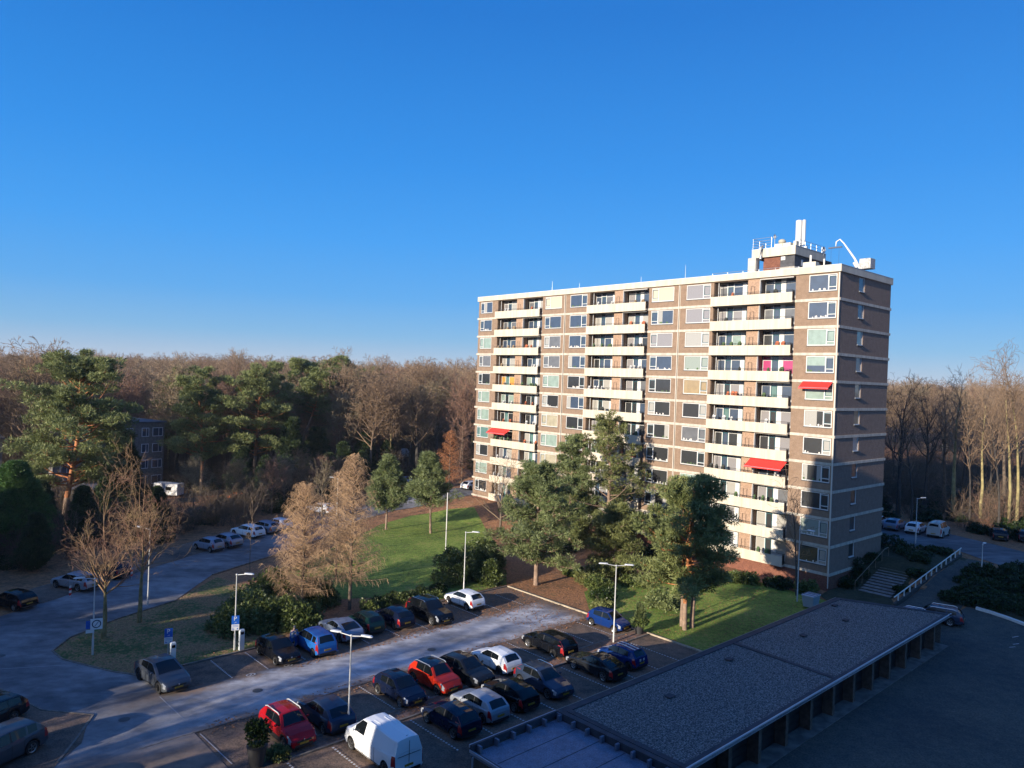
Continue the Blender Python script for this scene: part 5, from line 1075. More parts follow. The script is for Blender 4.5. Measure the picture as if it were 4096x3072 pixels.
for i in range(6):
    put(shrub(70+i,1.5,1.0,1.1,leaf_d if i%2 else leaf_g,['low evergreen bush right of the larch trunk','low evergreen bush behind the dark green car','low evergreen bush behind the navy car','low evergreen bush behind the big black SUV','low evergreen bush left of the white car','low evergreen bush at the grass edge by the white car'][i],n=16,per=150,size=.14,group='low bushes behind the row of cars'),34.4+i*1.6,54.4+.25*(i%3))
for i,(a,b,r,h,m,l) in enumerate(((55.6,46.6,1.6,1.5,leaf_g,'green bush right of the lot corner pine trunk'),(53.6,44.2,1.3,1.3,leaf_d,'dark low bush above the small blue car'),(51.6,42.6,1.1,.7,needle_o,'ochre ground shrub beside the small blue car'),(60,45.5,1.8,1.4,leaf_g,'bush below the tall olive conifer'),(66.5,44.8,1.8,1.5,leaf_d,'bush under the balconies, left'),(70.2,39.4,1.9,1.5,leaf_g,'light green bush under the lowest right balcony'),(71.8,36.2,1.6,1.3,leaf_d,'bush at the foot of the right balconies'),(72.4,33.4,1.4,1.5,leaf_g,'bush at the right corner of the tall block'),(69.0,46.5,1.8,1.4,leaf_d,'bush against the tall block behind the three stem pine'),(71.5,52,2.0,1.6,leaf_d,'bush at the foot of the middle balconies'),(72,58,2.0,1.7,leaf_g,'bush at the foot of the tall block behind the pines'),(57.5,48.5,2.2,2.4,needle_o,'olive evergreen bush below the tallest conifer'),(61.5,49,2.4,2.2,needle_b,'blue green bush below the tallest conifer'),(56.5,39.5,2.0,1.6,needle_b,'bush touching the three stem pine on the left'),(64,60,2.2,1.2,leaf_d,'low bush on the leaf covered ground left of the pines'),(58,52,1.6,1.0,leaf_g,'low bush under the lot corner pine'),(67,69,2.0,1.3,leaf_d,'low bush beside the low wide bare tree'),(60,63,1.8,1.1,leaf_g,'low bush at the lawn end near the pines'),(71.5,65,2.2,1.8,leaf_d,'bush at the foot of the tall block, left part'),(71,73,2.2,1.6,leaf_d,'bush left of the pines at the foot of the tall block'))):
    put(shrub(80+i,r,r,h,m,l,n=20,per=150,size=.16,group='bushes between the lot and the tall block'),a,b)
for i,(a,b,r,h,l) in enumerate(((77.5,31.8,1.2,1.6,'ivy bush between the tall block and the lower steps'),(80.5,32.0,1.3,2.0,'ivy bush beside the middle of the steps'),(83.5,32.2,1.3,1.7,'ivy bush at the top of the steps'),(88.5,29.5,2.4,1.3,'low dark bush between the steps and the shaded cars'),(90.5,33.0,2.6,1.6,'dark bush in front of the white shaded cars'),(86.0,27.8,1.2,.8,'small dark bush left of the white handrail'),(79.5,26.9,1.0,.8,'dark bush at the lower end between steps and white railing'),(82.6,26.9,1.0,.9,'dark bush in the middle between steps and white railing'),(92.5,28.2,2.0,.9,'low dark bush near the top end of the white railing'))):
    put(shrub(100+i,r,r,h,leaf_d,l,n=22,per=170,size=.16,group='dark bushes by the steps'),a,b)
DT=['by the path above the estate car','below the middle of the white railing','below the upper end of the white railing','left of the short street lamp','directly right of the estate car','second from the path behind the estate car','in its middle left','below the short street lamp','behind the left end of the white kerb','behind the middle of the white kerb','in its middle','in its middle right','just under the shaded road','behind the right end of the white kerb','lower right','right, cut by the frame','far right under the road']
k=0
for a,b in ((79.6,21.9),(82,21.5),(85,22.2),(88.2,22.2),(80,19.2),(82.5,18.6),(85.5,19.4),(88.6,20),(80.2,16.2),(83,15.6),(86,16.8),(89,17.4),(91.5,20),(79.2,13.2),(83,12.5),(87,13.6),(90.5,15)):
    k+=1; put(shrub(110+k,2.1,1.9,1.1+.25*((k*7)%3),leaf_d,'bush of the dark thicket at right, '+DT[k-1],n=24,per=170,size=.16,group='dark thicket at the right edge'),a,b)
for k in range(6):
    put(shrub(130+k,1.7,1.5,1.7,leaf_d,['hedge bush nearest the boxy off white car','second hedge bush in front of the shaded dark cars','third hedge bush in front of the shaded dark cars','fourth hedge bush before the right edge','hedge bush by the right edge','last hedge bush at the right edge'][k],n=18,per=170,size=.17,group='hedge behind the shaded road'),110.5-.3*k,28.6-2.6*k)
# planters
def planter(label,a,b,r,h,kind):
    t=empty('planter',P3(a,b,.1),0,label,'planter'); bb=MB(); bb.tube([(0,0,0),(0,0,h*.9),(0,0,h)],[r*.72,r,r*1.08],16); bb.build('pot', mm('planter_pot',(.03,.03,.033),.6), t, smooth=40)
    if kind: 
        V,Fc=tufts([(0,0,h+.35),(.1,0,h+.75),(0,.1,h+1.1)],[.42,.4,.28],520,.16,7,flat=1.3,width=.16,upb=1.2); npmesh('foliage',V,Fc,4,needle_b,t)
        V,Fc=tufts([(.42*math.cos(x),.42*math.sin(x),h-.02) for x in (0,1.25,2.5,3.8,5)],[.3]*5,130,.2,8,flat=.8,width=.3,droop=.8); npmesh('trailing_plant',V,Fc,4,leaf_g,t)
    else: V,Fc=tufts([(0,0,h+.4),(.15,.1,h+.75),(-.15,-.1,h+.95)],[.55,.5,.42],520,.13,9,flat=1,width=.4,upb=.3); npmesh('foliage',V,Fc,4,leaf_d,t)
planter('dark round planter with upright juniper by the small blue car',48.6,36.25,.42,1.0,1)
planter('dark round planter with leafy bush, bottom edge left of the dark red car',16.5,36.1,.5,1.0,0)
put(shrub(140,.7,.6,.7,needle_o,'small brownish shrub beside the dark red car',n=12,per=90,size=.14),17.6,36.2)

# ---- woods: bare trees one by one where they can be told apart
rdw=random.Random(77)
protos=[]
SPEC=[(201,18.5,7,5.4,.26,bark_g,twig_b),(202,19.5,7,5.0,.28,bark,twig_b),(203,18,6,5.4,.26,bark,twig_y),(204,20,8,5.2,.3,bark_g,twig_t),(205,17.5,6,4.8,.22,bark,twig_r)]
WL=['bare brown tree in the wood left of the tall block']
def proto(i):
    s,H,cl,sp,r,mt,mc=SPEC[i]; return bare_tree(s,H,cl,sp,r,mt,mc,'bare brown crown in the mixed wood beyond the pines','tree','bare trees of the wood on the left',limbs=28,kids=(6,5,4),up=.28,rmin=.024)
def blocked(a,b):
    if a<92 and b<104: return True      # block and lot
    if a<112 and b<34: return True
    if 86<a<106 and b<64: return True
    if b<104 and a<66: return True
    if a<62 and b<119: return True
    if a<70 and b<107: return True
    if 60<a<116 and 84<b<106: return True
    if 34<a<48 and 116<b<134: return True
    if 84<a<92 and 124<b<134: return True
    if 25<a<46 and 118<b<140: return True
    return False
pts=[]
for d0,d1,n in ((95,180,340),(180,330,520),(330,620,800),(620,1400,1500)):
    for _ in range(n*3):
        if len(pts)>=100000: break
        d=math.sqrt(rdw.uniform(d0*d0,d1*d1)); th=rdw.uniform(-.74,.74); x,y=math.sin(th)*d*1.05,math.cos(th)*d; a,b=AtoB(x,y)
        if blocked(a,b): continue
        mind=3.7+d*.008
        if any((x-q[0])**2+(y-q[1])**2<mind*mind for q in pts[-700:]): continue
        # hidden behind the block: leave out
        if -.02<x/y<.40 and d>70: continue
        if x>0 and d<200 and rdw.random()<.62: continue
        pts.append((x,y,d,a,b))
        if sum(1 for q in pts if q[2]>=d0 and q[2]<d1)>=n: break
pts.sort(key=lambda q:q[2])
protos=[proto(i) for i in range(5)]
for a_,b_ in ((50,103),(55,107),(59.5,104),(35.5,99),(41,100),(54,99.5),(46,98.5)):
    x_,y_=W2(a_,b_); pts.insert(0,(x_,y_,60.0,a_,b_))
protos[0],protos[1]=protos[0],protos[1]
used=[False]*5; NI=269; usedR=False
protoR=bare_tree(206,20.5,8,4.2,.19,bark_d,twig_b,'slender bare tree in the wood behind the tall block on the right','tree','bare trees of the wood on the right',limbs=14,kids=(5,4,3),up=.6,rmin=.018)
for k,(x,y,d,a,b) in enumerate(pts[:NI]):
    i=rdw.randrange(5); 
    right=x>0
    if right: o=protoR if not usedR else copy_tree(protoR); usedR=True
    else: o=protos[i] if not used[i] else copy_tree(protos[i]); used[i]=True
    s=rdw.uniform(.88,1.08)*(.86 if right else 1)
    if d==60.0: s*=.42; o['label']='small bare tree between the main road and the pines'; o['group']='small bare trees by the main road'
    o.location=(x,y,hgt(a,b)-.1); o.rotation_euler=(0,0,rdw.uniform(0,6.28)); o.scale=(s,s,s*rdw.uniform(.95,1.05))
    if right: o['label']='slender bare tree in the wood behind the tall block on the right'; o['group']='bare trees of the wood on the right'
far=pts[NI:]
me=bpy.data.meshes.new('far_wood'); me.from_pydata([(x,y,1.0*(d>600)+hgt(a,b)-.2) for x,y,d,a,b in far],[],[]); fo=bpy.data.objects.new('far_wood',me); C.objects.link(fo); fo['kind']='stuff'; fo['label']='far brown winter wood merging along the horizon'
def instancer(o, srcs, smin, smax, seed):
    ng=bpy.data.node_groups.new('scatter','GeometryNodeTree'); ng.interface.new_socket('Geometry',in_out='INPUT',socket_type='NodeSocketGeometry'); ng.interface.new_socket('Geometry',in_out='OUTPUT',socket_type='NodeSocketGeometry')
    N_=ng.nodes; gi=N_.new('NodeGroupInput'); go=N_.new('NodeGroupOutput'); ip=N_.new('GeometryNodeInstanceOnPoints'); jn=N_.new('GeometryNodeJoinGeometry')
    for s in srcs:
        oi=N_.new('GeometryNodeObjectInfo'); oi.inputs[0].default_value=s; oi.inputs['As Instance'].default_value=True; ng.links.new(oi.outputs['Geometry'], jn.inputs[0])
    ip.inputs['Pick Instance'].default_value=True
    rr=N_.new('FunctionNodeRandomValue'); rr.data_type='FLOAT_VECTOR'; rr.inputs[0].default_value=(0,0,0); rr.inputs[1].default_value=(0,0,6.283); rr.inputs['Seed'].default_value=seed
    rs=N_.new('FunctionNodeRandomValue'); rs.data_type='FLOAT'; rs.inputs[2].default_value=smin; rs.inputs[3].default_value=smax; rs.inputs['Seed'].default_value=seed+1
    ng.links.new(gi.outputs[0], ip.inputs['Points']); ng.links.new(jn.outputs[0], ip.inputs['Instance']); ng.links.new(rr.outputs[0], ip.inputs['Rotation']); ng.links.new(rs.outputs[1], ip.inputs['Scale']); ng.links.new(ip.outputs[0], go.inputs[0])
    m=o.modifiers.new('scatter','NODES'); m.node_group=ng
instancer(fo,[next(c for c in p.children if c.name.startswith('crown')) for p in protos],.88,1.12,3)
# tall sunlit trees at the right edge
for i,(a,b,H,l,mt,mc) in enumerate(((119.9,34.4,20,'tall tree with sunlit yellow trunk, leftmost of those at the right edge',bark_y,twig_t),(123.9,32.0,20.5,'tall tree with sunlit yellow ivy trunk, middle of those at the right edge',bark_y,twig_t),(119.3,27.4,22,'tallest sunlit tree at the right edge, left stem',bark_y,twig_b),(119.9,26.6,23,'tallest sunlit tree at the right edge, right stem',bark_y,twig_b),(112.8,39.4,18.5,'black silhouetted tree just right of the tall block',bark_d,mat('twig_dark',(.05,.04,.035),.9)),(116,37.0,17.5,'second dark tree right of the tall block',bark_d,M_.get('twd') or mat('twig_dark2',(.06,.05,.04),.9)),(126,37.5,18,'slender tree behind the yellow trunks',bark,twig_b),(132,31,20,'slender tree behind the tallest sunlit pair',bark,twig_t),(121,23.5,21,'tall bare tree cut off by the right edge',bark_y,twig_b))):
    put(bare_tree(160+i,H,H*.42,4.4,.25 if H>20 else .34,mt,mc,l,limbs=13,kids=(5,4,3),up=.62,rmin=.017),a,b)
for i in range(10):
    put(twig_shrub(180+i,rdw.uniform(2.5,5),2.2,[twig_r,twig_t,twig_b][i%3],['reddish','tan','brown'][i%3]+' bare sapling thicket between the sunlit trunks at the right, clump '+'ABCDEFGHIJ'[i].lower(),n=9,group='sapling clumps under the sunlit trees'),116+rdw.uniform(0,12),24+rdw.uniform(0,14))
# undergrowth along the left wood edge: twiggy clumps and evergreen patches nobody could count
twig_u=mat('twig_undergrowth',(.11,.08,.055),.9,var=.3,scale=.8)
c1=twig_shrub(300,3.2,1.9,twig_u,'brown twiggy bush at the wood edge by the main road',n=14,rmin=.012,group='wood edge bushes'); put(c1,33,93.5)
c2=shrub(301,1.6,1.5,2.0,leaf_d,'dark evergreen bush at the wood edge by the main road',n=20,per=120,size=.2,group='wood edge bushes'); put(c2,28.5,90.0)
c3=twig_shrub(302,4.2,2.2,twig_u,'tall brown twiggy bush at the wood edge by the main road',n=16,rmin=.012,group='wood edge bushes'); put(c3,36.5,95.5)
up_=[]
for _ in range(5200):
    d=math.sqrt(rdw.uniform(70**2,210**2)); th=rdw.uniform(-.72,.72); x,y=math.sin(th)*d*1.03,math.cos(th)*d; a,b=AtoB(x,y)
    if 20<a<44 and 104<b<126 and rdw.random()<.8: continue
    if a<66:
        if b<92+.0*a and not (b>73.5+ (a-5)*.62+4.0): continue
        if b < 74+(a-8)*.60: continue
        if 34<a<50 and 108<b<124 and rdw.random()<.7: continue
    elif x<0:
        if b<107 or (84<a<92 and 124<b<134): continue
    else:
        if a<112: continue
        if rdw.random()<.5: continue
    if x>0 and x/y<.40: continue
    up_.append((x,y,hgt(a,b)-.15))
me=bpy.data.meshes.new('undergrowth'); me.from_pydata(up_,[],[]); uo=bpy.data.objects.new('undergrowth',me); C.objects.link(uo); uo['kind']='stuff'; uo['label']='tangled brown and dark green undergrowth below the wood'
instancer(uo,[c1.children[0],next(c for c in c2.children if c.name.startswith('foliage')),c3.children[0]],.6,1.3,9)
# trees just left of the viewpoint, outside the picture: they stripe the road with shade
rdw=random.Random(5)
cd=pine_tree(400,12.5,1.0,3.0,.3,'dense conifer standing left of the viewpoint','cone',per=120,size=.5,mn=needle_d,nl=60,cr_=(1.2,1.8),group='conifers left of the viewpoint',name='conifer')
bd=bare_tree(401,15,5,3.6,.3,bark,twig_b,'bare tree left of the viewpoint','tree','bare trees left of the viewpoint',limbs=16,kids=(5,5,4),rmin=.03)
u1=u2=False
for b,a,kind,s in ((37.5,-9,0,.5),(40.5,-22,1,.9),(48,-14,0,.5),(50.5,-20,0,.8),(53.5,-8,0,.80),(57,-14,0,1.0),(60,-20,1,1),(62.5,-12,0,1.05),(66,-9,0,.5),(69.5,-12,0,1.1),(73,-5,0,1.0),(76.5,-10,0,1.15),(80,-4,0,1.1),(84,-8,0,1.2),(88,-2,0,1.1),(92.5,-6,0,.7),(106,-3,0,.8),(42,-26,1,1.1),(48,-28,1,1.1),(55,-26,1,1.1),(72,-22,1,1.1),(34.5,-18,1,.9)):
    if kind==0: o=cd if not u1 else copy_tree(cd); u1=True
    else: o=bd if not u2 else copy_tree(bd); u2=True
    put(o,a,b,s=s)

# fallen leaves: far too many to count
rg=np.random.default_rng(12); pts_=[]
def scatter(n,a0,a1,b0,b1,z,cond=lambda a,b:True):
    A=rg.uniform(a0,a1,n); B=rg.uniform(b0,b1,n)
    for a,b in zip(A,B):
        if cond(a,b): x,y=W2(a,b); pts_.append((x,y,hgt(a,b)+z))
scatter(5200,49.6,72,42,66,.03); scatter(2500,49.6,70,28,43,.035); scatter(2600,12.5,33,52,66,.035,lambda a,b:b<52+(a-11)*.9+8); scatter(1500,37,49,47.8,53.2,.045); scatter(900,18,48,35.8,36.8,.125); scatter(1600,30,56,53,60,.035); scatter(900,44,70,60,84,.035,lambda a,b:b<84)
scatter(1200,24,48.9,47.4,51.5,.045); scatter(700,42,48.9,41,48,.075); scatter(900,16,48,40.6,42.2,.07); scatter(900,24,48,46.4,47.6,.07); scatter(1200,28,70,64,92,.06,lambda a,b:b<74+(a-28)*.6 and b>66+(a-28)*.5)
P_=np.array(pts_); n=len(P_); th=rg.uniform(0,6.28,n); s_=rg.uniform(.04,.09,n); t1=np.stack([np.cos(th)*s_,np.sin(th)*s_,rg.normal(0,.012,n)],1); t2=np.stack([-np.sin(th)*s_*.7,np.cos(th)*s_*.7,rg.normal(0,.012,n)],1)
V=np.stack([P_-t1,P_-t2,P_+t1,P_+t2],1).reshape(-1,3); V[:,2]+=0.0
o=npmesh('fallen_leaves',V,np.arange(4*n).reshape(n,4),4,mat('dead_leaf',(.34,.15,.06),.8,col2=(.16,.08,.04),scale=3)); o['kind']='stuff'; o['label']='fallen orange brown leaves under the pines and along the kerbs'
# ------------------------------------------------------------------ lamp posts, signs, small things
LAMP=mm('lamp_grey',(.46,.47,.46),.45,metal=.2)
def lamp(a,b,h,label,arms=((0,1.3),),base=0,lean=0,group='street lamps of the lot'):
    """arms: (direction in degrees in site axes, length)"""
    t=empty('street_lamp',P3(a,b,base),TH,label,'street lamp',group)
    m=MB(); m.tube([(0,0,-.1),(0,0,1.2),(0,0,1.25),(0,0,h)],[.075,.07,.052,.038],8); m.build('pole', LAMP, t, smooth=40)
    m=MB(); m.ball((0,0,h),(.08,.08,.08),0,8,5); m.build('cap', LAMP, t, smooth=60)
    for ang,ln in arms:
        x,y=math.cos(R_(ang)),math.sin(R_(ang)); m=MB(); m.tube([(0,0,h-.02),(x*ln*.55,y*ln*.55,h+.07)],.028,6); m.build('arm', LAMP, t)
        m=MB(); k=len(m.v); nx,ny=-y*.13,x*.13; s,e=ln*.5,ln*.5+.72
        P=[(s,.4),(s+.15,1),(e-.1,1),(e,.5)]
        for dist,wf in P:
            for sg in (-1,1): m.v.append((x*dist+nx*wf*sg,y*dist+ny*wf*sg,h+.10)); m.v.append((x*dist+nx*wf*sg*.7,y*dist+ny*wf*sg*.7,h+.17-.05*(dist==e)))
        for i in range(3):
            a0=k+i*4; b0=a0+4
            for q in ((0,1,1,0),): pass
            m.f+= [(a0,a0+2,b0+2,b0),(a0+1,b0+1,b0+3,a0+3),(a0,b0,b0+1,a0+1),(a0+2,a0+3,b0+3,b0+2)]; m.m+=[0]*4
        m.f+=[(k,k+1,k+3,k+2),(k+12,k+14,k+15,k+13)]; m.m+=[0,0]
        m.build('lamp_head', mm('lamp_head',(.50,.52,.53),.35), t)
    return t
l1=lamp(13.9,57.2,5.35,'street lamp with two square signs at the tip of the verge',((160,1.2),))
lamp(20.2,66.3,6.5,'street lamp at the main road right of the bare street trees',((120,1.6),))
l3=lamp(21.9,52.2,5.5,'street lamp with the blue parking sign in front of the laurel thicket',((-50,1.2),))
lamp(22.0,36.4,5.5,'twin armed street lamp beside the white van',((-62,1.3),(118,1.3)))
lamp(43.8,52.9,5.9,'street lamp behind the white car in the sun',((-60,1.3),))
t=empty('flag_pole',P3(52.4,66.8,0),TH,'plain tall white pole on the lawn edge','pole'); m=MB(); m.tube([(0,0,0),(0,0,6.9),(0,0,7.0)],[.07,.05,.03],8); m.build('pole', M_['white_paint'], t)
lamp(45.3,36.2,6.1,'twin armed street lamp in front of the small blue car',((-48,1.3),(132,1.3)))
lamp(68.4,32.6,6.9,'grey street lamp by the refuse container in front of the tall block',((-90,1.5),))
lamp(95.3,31.2,5.4,'street lamp in front of the shaded white cars',((-30,1.0),))
lamp(88.0,22.4,3.3,'short street lamp in the dark thicket on the right',((0,.4),))
lamp(53.5,93.6,5.2,'street lamp at the main road behind the tall larch',((120,1.5),))
# text helper: real letters turned into mesh
def letters(txt, size, m, parent, loc, rot, name='lettering', ext=.004):
    cu=bpy.data.curves.new(name,'FONT'); cu.body=txt; cu.size=size; cu.extrude=ext; cu.align_x='CENTER'; cu.align_y='CENTER'
    tmp=bpy.data.objects.new('tmp',cu); C.objects.link(tmp); me=bpy.data.meshes.new_from_object(tmp.evaluated_get(bpy.context.evaluated_depsgraph_get())); bpy.data.objects.remove(tmp); me.materials.clear(); me.materials.append(m)
    o=bpy.data.objects.new(name,me); C.objects.link(o); o.parent=parent; o.location=loc; o.rotation_euler=rot; return o
SB=mm('sign_blue',(.01,.09,.42),.4); SW=mm('sign_white',(.62,.64,.66),.4)
def psign(a,b,z,label,pole=None):
    h=math.atan2(-W2(a,b)[1],-W2(a,b)[0])+R_(90)          # faces roughly the lot entrance
    t=empty('parking_sign',P3(a,b,0),h-R_(0),label,'sign','blue parking signs')
    m=MB(); m.box(-.26,.26,-.03,-.01,z,z+.62); m.build('blue_panel', SB, t)
    m=MB(); m.box(-.26,.26,-.03,-.01,z-.44,z-.01); m.build('white_panel', SW, t)
    letters('P',.42,SW,t,(-.02,-.035,z+.40),(R_(90),0,0)); letters('-=',.17,SW,t,(0,-.035,z+.13),(R_(90),0,0))
    m=MB()
    for k in range(2): m.box(-.2,.2,-.036,-.031,z-.10-k*.09,z-.07-k*.09)
    for s in (-1,1): m.add([(s*.2,-.034,z-.38),(s*.06,-.034,z-.36),(s*.18,-.034,z-.25)],[(0,1,2),(2,1,0)])
    m.build('symbols', SB, t)
    if pole: m=MB(); m.tube([(0,.01,0),(0,.01,z+.6)],.03,6); m.build('pole', LAMP, t)
    return t
psign(17.6,53.1,1.62,'blue P parking sign on its own thin post by the grey crossover',1)
psign(21.85,52.05,1.95,'blue P parking sign mounted on the lamp post by the laurel thicket')
t=empty('square_sign',P3(13.82,57.05,0),math.atan2(-W2(13.9,57.2)[1],-W2(13.9,57.2)[0])+R_(90),'two square white signs back to back on the verge lamp post','sign')
m=MB(); m.box(-.15,.6,-.12,-.10,1.86,2.61); m.build('panel', SW, t)
m=MB(); 
for k in range(16):
    a0,a1=2*math.pi*k/16,2*math.pi*(k+1)/16; f=lambda an,r:(.225+r*math.cos(an),-.125,2.24+r*math.sin(an)); m.quad(f(a0,.29),f(a1,.29),f(a1,.22),f(a0,.22))
m.add([(.1,-.126,2.1),(.13,-.126,2.07),(.36,-.126,2.38),(.33,-.126,2.41)],[(0,1,2,3)]); m.build('symbol', mm('sign_dark',(.03,.04,.08),.5), t)
m=MB(); m.box(-.42,-.08,.05,.07,1.9,2.45); m.build('panel', SB, t); m=MB(); m.box(-.42,.1,-.02,.0,1.62,1.85); m.build('panel', SW, t)
def station(a,b,label,rz=0,h=1.35):
    t=empty('charging_station',P3(a,b,.02),TH+rz,label,'charging station','charging stations')
    m=MB(); m.box(-.17,.17,-.12,.12,0,h-.06); m.box(-.14,.14,-.10,.10,h-.06,h); m.build('housing', mm('station_white',(.55,.60,.62),.4), t)
    m=MB(); m.box(-.12,.12,-.128,-.121,h-.35,h-.15); m.build('screen', GLASS, t); m=MB(); m.tube([(-.175,0,.7),(-.25,0,.55),(-.2,0,.3)],.02,5); m.build('cable', TRIM, t)
station(17.75,52.6,'pale charging station under the blue sign on a thin post'); station(22.3,51.95,'pale charging station beside the lamp post with the blue sign',h=1.5)
def marker(a,b,label):
    t=empty('marker_post',P3(a,b,.05),TH+R_(-60),label,'marker post','red and white marker posts'); m=MB(); m.box(-.02,.02,-.02,.02,0,1.1); m.build('post', LAMP, t)
    for k in range(4): m=MB(); m.add([(-.12,-.03,.25+k*.21),(.12,-.03,.33+k*.21),(.12,-.03,.54+k*.21),(-.12,-.03,.46+k*.21),(-.12,.0,.25+k*.21),(.12,.0,.33+k*.21),(.12,.0,.54+k*.21),(-.12,.0,.46+k*.21)],[(0,1,2,3),(7,6,5,4),(0,4,5,1),(1,5,6,2),(2,6,7,3),(3,7,4,0)]); m.build('stripe', M_['white'] if k%2 else mm('sign_red',(.5,.02,.02),.5), t)
marker(15.6,71.9,'red and white marker post in front of the silver grey estate'); marker(21.4,75.2,'red and white marker post behind the bare street trees')
# refuse container
t=empty('refuse_container',P3(67.6,30.9,.02),TH,'grey wheeled refuse container on the grass by the lamp','container')
m=MB(); m.add([(-.6,-.45,.15),(.6,-.45,.15),(.6,.45,.15),(-.6,.45,.15),(-.72,-.55,1.15),(.72,-.55,1.15),(.72,.55,1.15),(-.72,.55,1.15)],[(0,3,2,1),(0,1,5,4),(1,2,6,5),(2,3,7,6),(3,0,4,7),(4,5,6,7)]); m.build('bin', mm('bin_grey',(.30,.33,.38),.5), t)
m=MB(); m.prism([(-.76,-.6),(.76,-.6),(.76,.6),(-.76,.6)],1.155,1.24); m.build('lid', mm('bin_lid',(.36,.40,.47),.5), t)
m=MB(); 
for x in (-.4,.1,.5): m.box(x-.02,x+.02,-.6,.6,1.24,1.28)
m.build('rib', mm('bin_rib',(.05,.06,.08),.5), t)
for sx in (-.5,.5): m=MB(); m.tube([(sx,-.4,.08),(sx,-.34,.08)],.08,8); m.build('wheel', TYRE, t)
# steps beside the block, handrail, retaining wall with white rail
t=empty('garden_steps',P3(77.2,28.9,0),TH,'broad concrete steps climbing beside the tall block','steps')
for i in range(14):
    m=MB(); x=i*.6; m.box(x,x+.66,-1.5,1.5,i*.165-.5,i*.165+.13,1); m.box(x-.03,x+.66,-1.53,1.53,i*.165+.13,i*.165+.17,0); m.build('step', [mm('step_top',(.20,.19,.18),.85,var=.3,scale=3),mm('step_riser',(.05,.05,.05),.9)], t)
t=empty('handrail',P3(77.0,30.7,0),TH,'thin brown handrail left of the steps','handrail')
m=MB(); m.tube([(0,0,0),(0,0,1.0),(7.6,0,3.35),(8.6,0,3.35),(8.6,0,2.4)],.03,6,cap=True)
for i in range(1,5): m.tube([(i*1.7,0,i*.52),(i*1.7,0,1.0+i*.525)],.022,5)
m.build('rail', mm('rail_brown',(.22,.16,.11),.5), t)
t=empty('retaining_wall',(0,0,0),0,'dark retaining wall along the sloping path below the white rail','wall')
m=MB(); n=12
for i in range(n):
    a0,a1=74+19.5*i/n,74+19.5*(i+1)/n; f=lambda a:.70+(a-76)*.108
    v=[P3(a0,25.75,0),P3(a1,25.75,0),P3(a1,26.0,0),P3(a0,26.0,0)]; v=[(x,y,-.3) for x,y,z in v]+[(v[0][0],v[0][1],f(a0)),(v[1][0],v[1][1],f(a1)),(v[2][0],v[2][1],f(a1)),(v[3][0],v[3][1],f(a0))]
    m.add(v,[(4,5,6,7),(0,1,5,4),(2,3,7,6)]+([(0,4,7,3)] if i==0 else [])+([(1,2,6,5)] if i==n-1 else []))
m.build('wall', mm('wall_dark',(.06,.055,.05),.9,var=.3,scale=2), t)
t=empty('white_railing',(0,0,0),0,'white railing with short posts above the retaining wall','railing')
m=MB(); zz=lambda a:.75+(a-76)*.108; P_=[]
for i in range(n+1): a=74+19.5*i/n; x,y=W2(a,25.87); P_.append((x,y,zz(a)+.55))
m.tube(P_,.055,6); m.build('rail', M_['white_paint'], t)
for i in range(13): a=75+i*1.5; x,y=W2(a,25.87); m=MB(); m.box(x-.05,x+.05,y-.05,y+.05,zz(a)-.05,zz(a)+.54); m.build('post', M_['white_paint'], t)
# small blocks of flats on the left
def flats(name,a,b,rz,Lx,Ly,H,fl,label,cols,parapet=True,m=None):
    t=empty(name,P3(a,b,0),rz,label,'building'); mb=MB(); mb.box(0,Lx,0,Ly,-.2,H); mb.build('wall', m or mm('grey_brick',(.17,.155,.145),.9,var=.2,scale=3), t)
    mb=MB(); mb.box(-.25,Lx+.25,-.25,Ly+.25,H+.002,H+.22); mb.build('roof', mm('flat_roof',(.10,.105,.12),.8,var=.2,scale=1), t)
    for k in range(fl):
        z=.8+k*2.62
        for side in (0,1):
            for (x,w_) in cols[side]:
                f=MB(); F_=(lambda u,o,zz:(u,-o,zz)) if side==0 else (lambda u,o,zz:(Lx+o,u,zz))
                def bx(u0,u1,o0,o1,z0,z1,mbx):
                    pa=[F_(u0,o0,z0),F_(u1,o1,z1)]; mbx.box(min(pa[0][0],pa[1][0]),max(pa[0][0],pa[1][0]),min(pa[0][1],pa[1][1]),max(pa[0][1],pa[1][1]),z0,z1)
                bx(x,x+w_,.0,.05,z,z+1.45,f); wf=f.build('window', mm('frame_grey',(.60,.62,.66),.5), t)
                g=MB(); hw_=w_*.58; bx(x+.09,x+hw_,.052,.06,z+.1,z+1.35,g); bx(x+hw_+.09,x+w_-.09,.052,.06,z+.1,z+1.35,g); g.build('pane', GL['blue'], wf)
    return t
t=flats('small_flats',24.6,126.5,R_(54),17,9,10.9,4,'four storey dark brick flats seen between the pines on the left',(((1.0,1.6),(4.2,1.1),(6.4,1.8),(9.6,2.2),(13.2,1.2),(15.0,1.7)),((1,1.5),(4,1.5),(6.6,1.2))))
for x in (9,12.5): m=MB(); m.box(x,x+1.5,3.5,5.0,11.12,11.6); m.build('roof_box', M_['concrete'], t); 
m=MB(); m.tube([(9.6,4,11.6),(9.6,4,12.7)],.08,6); m.build('flue', LAMP, t)
m=MB(); m.box(4.0,5.6,-.9,0,.0,2.4); m.build('porch', M_['concrete'], t)
flats('small_flats',9.5,128.0,R_(40),9,9,9.0,3,'brick flats just inside the left edge behind the cypress',(((1.0,1.7),(4.2,1.7),(7,1.4)),((1,1.5),(4,1.5))))
flats('garden_house',24.5,114.5,R_(30),5,4,2.9,1,'small dark house with a wide bluish window under the big pine',(((1.0,2.8),),((1,1.5),)))
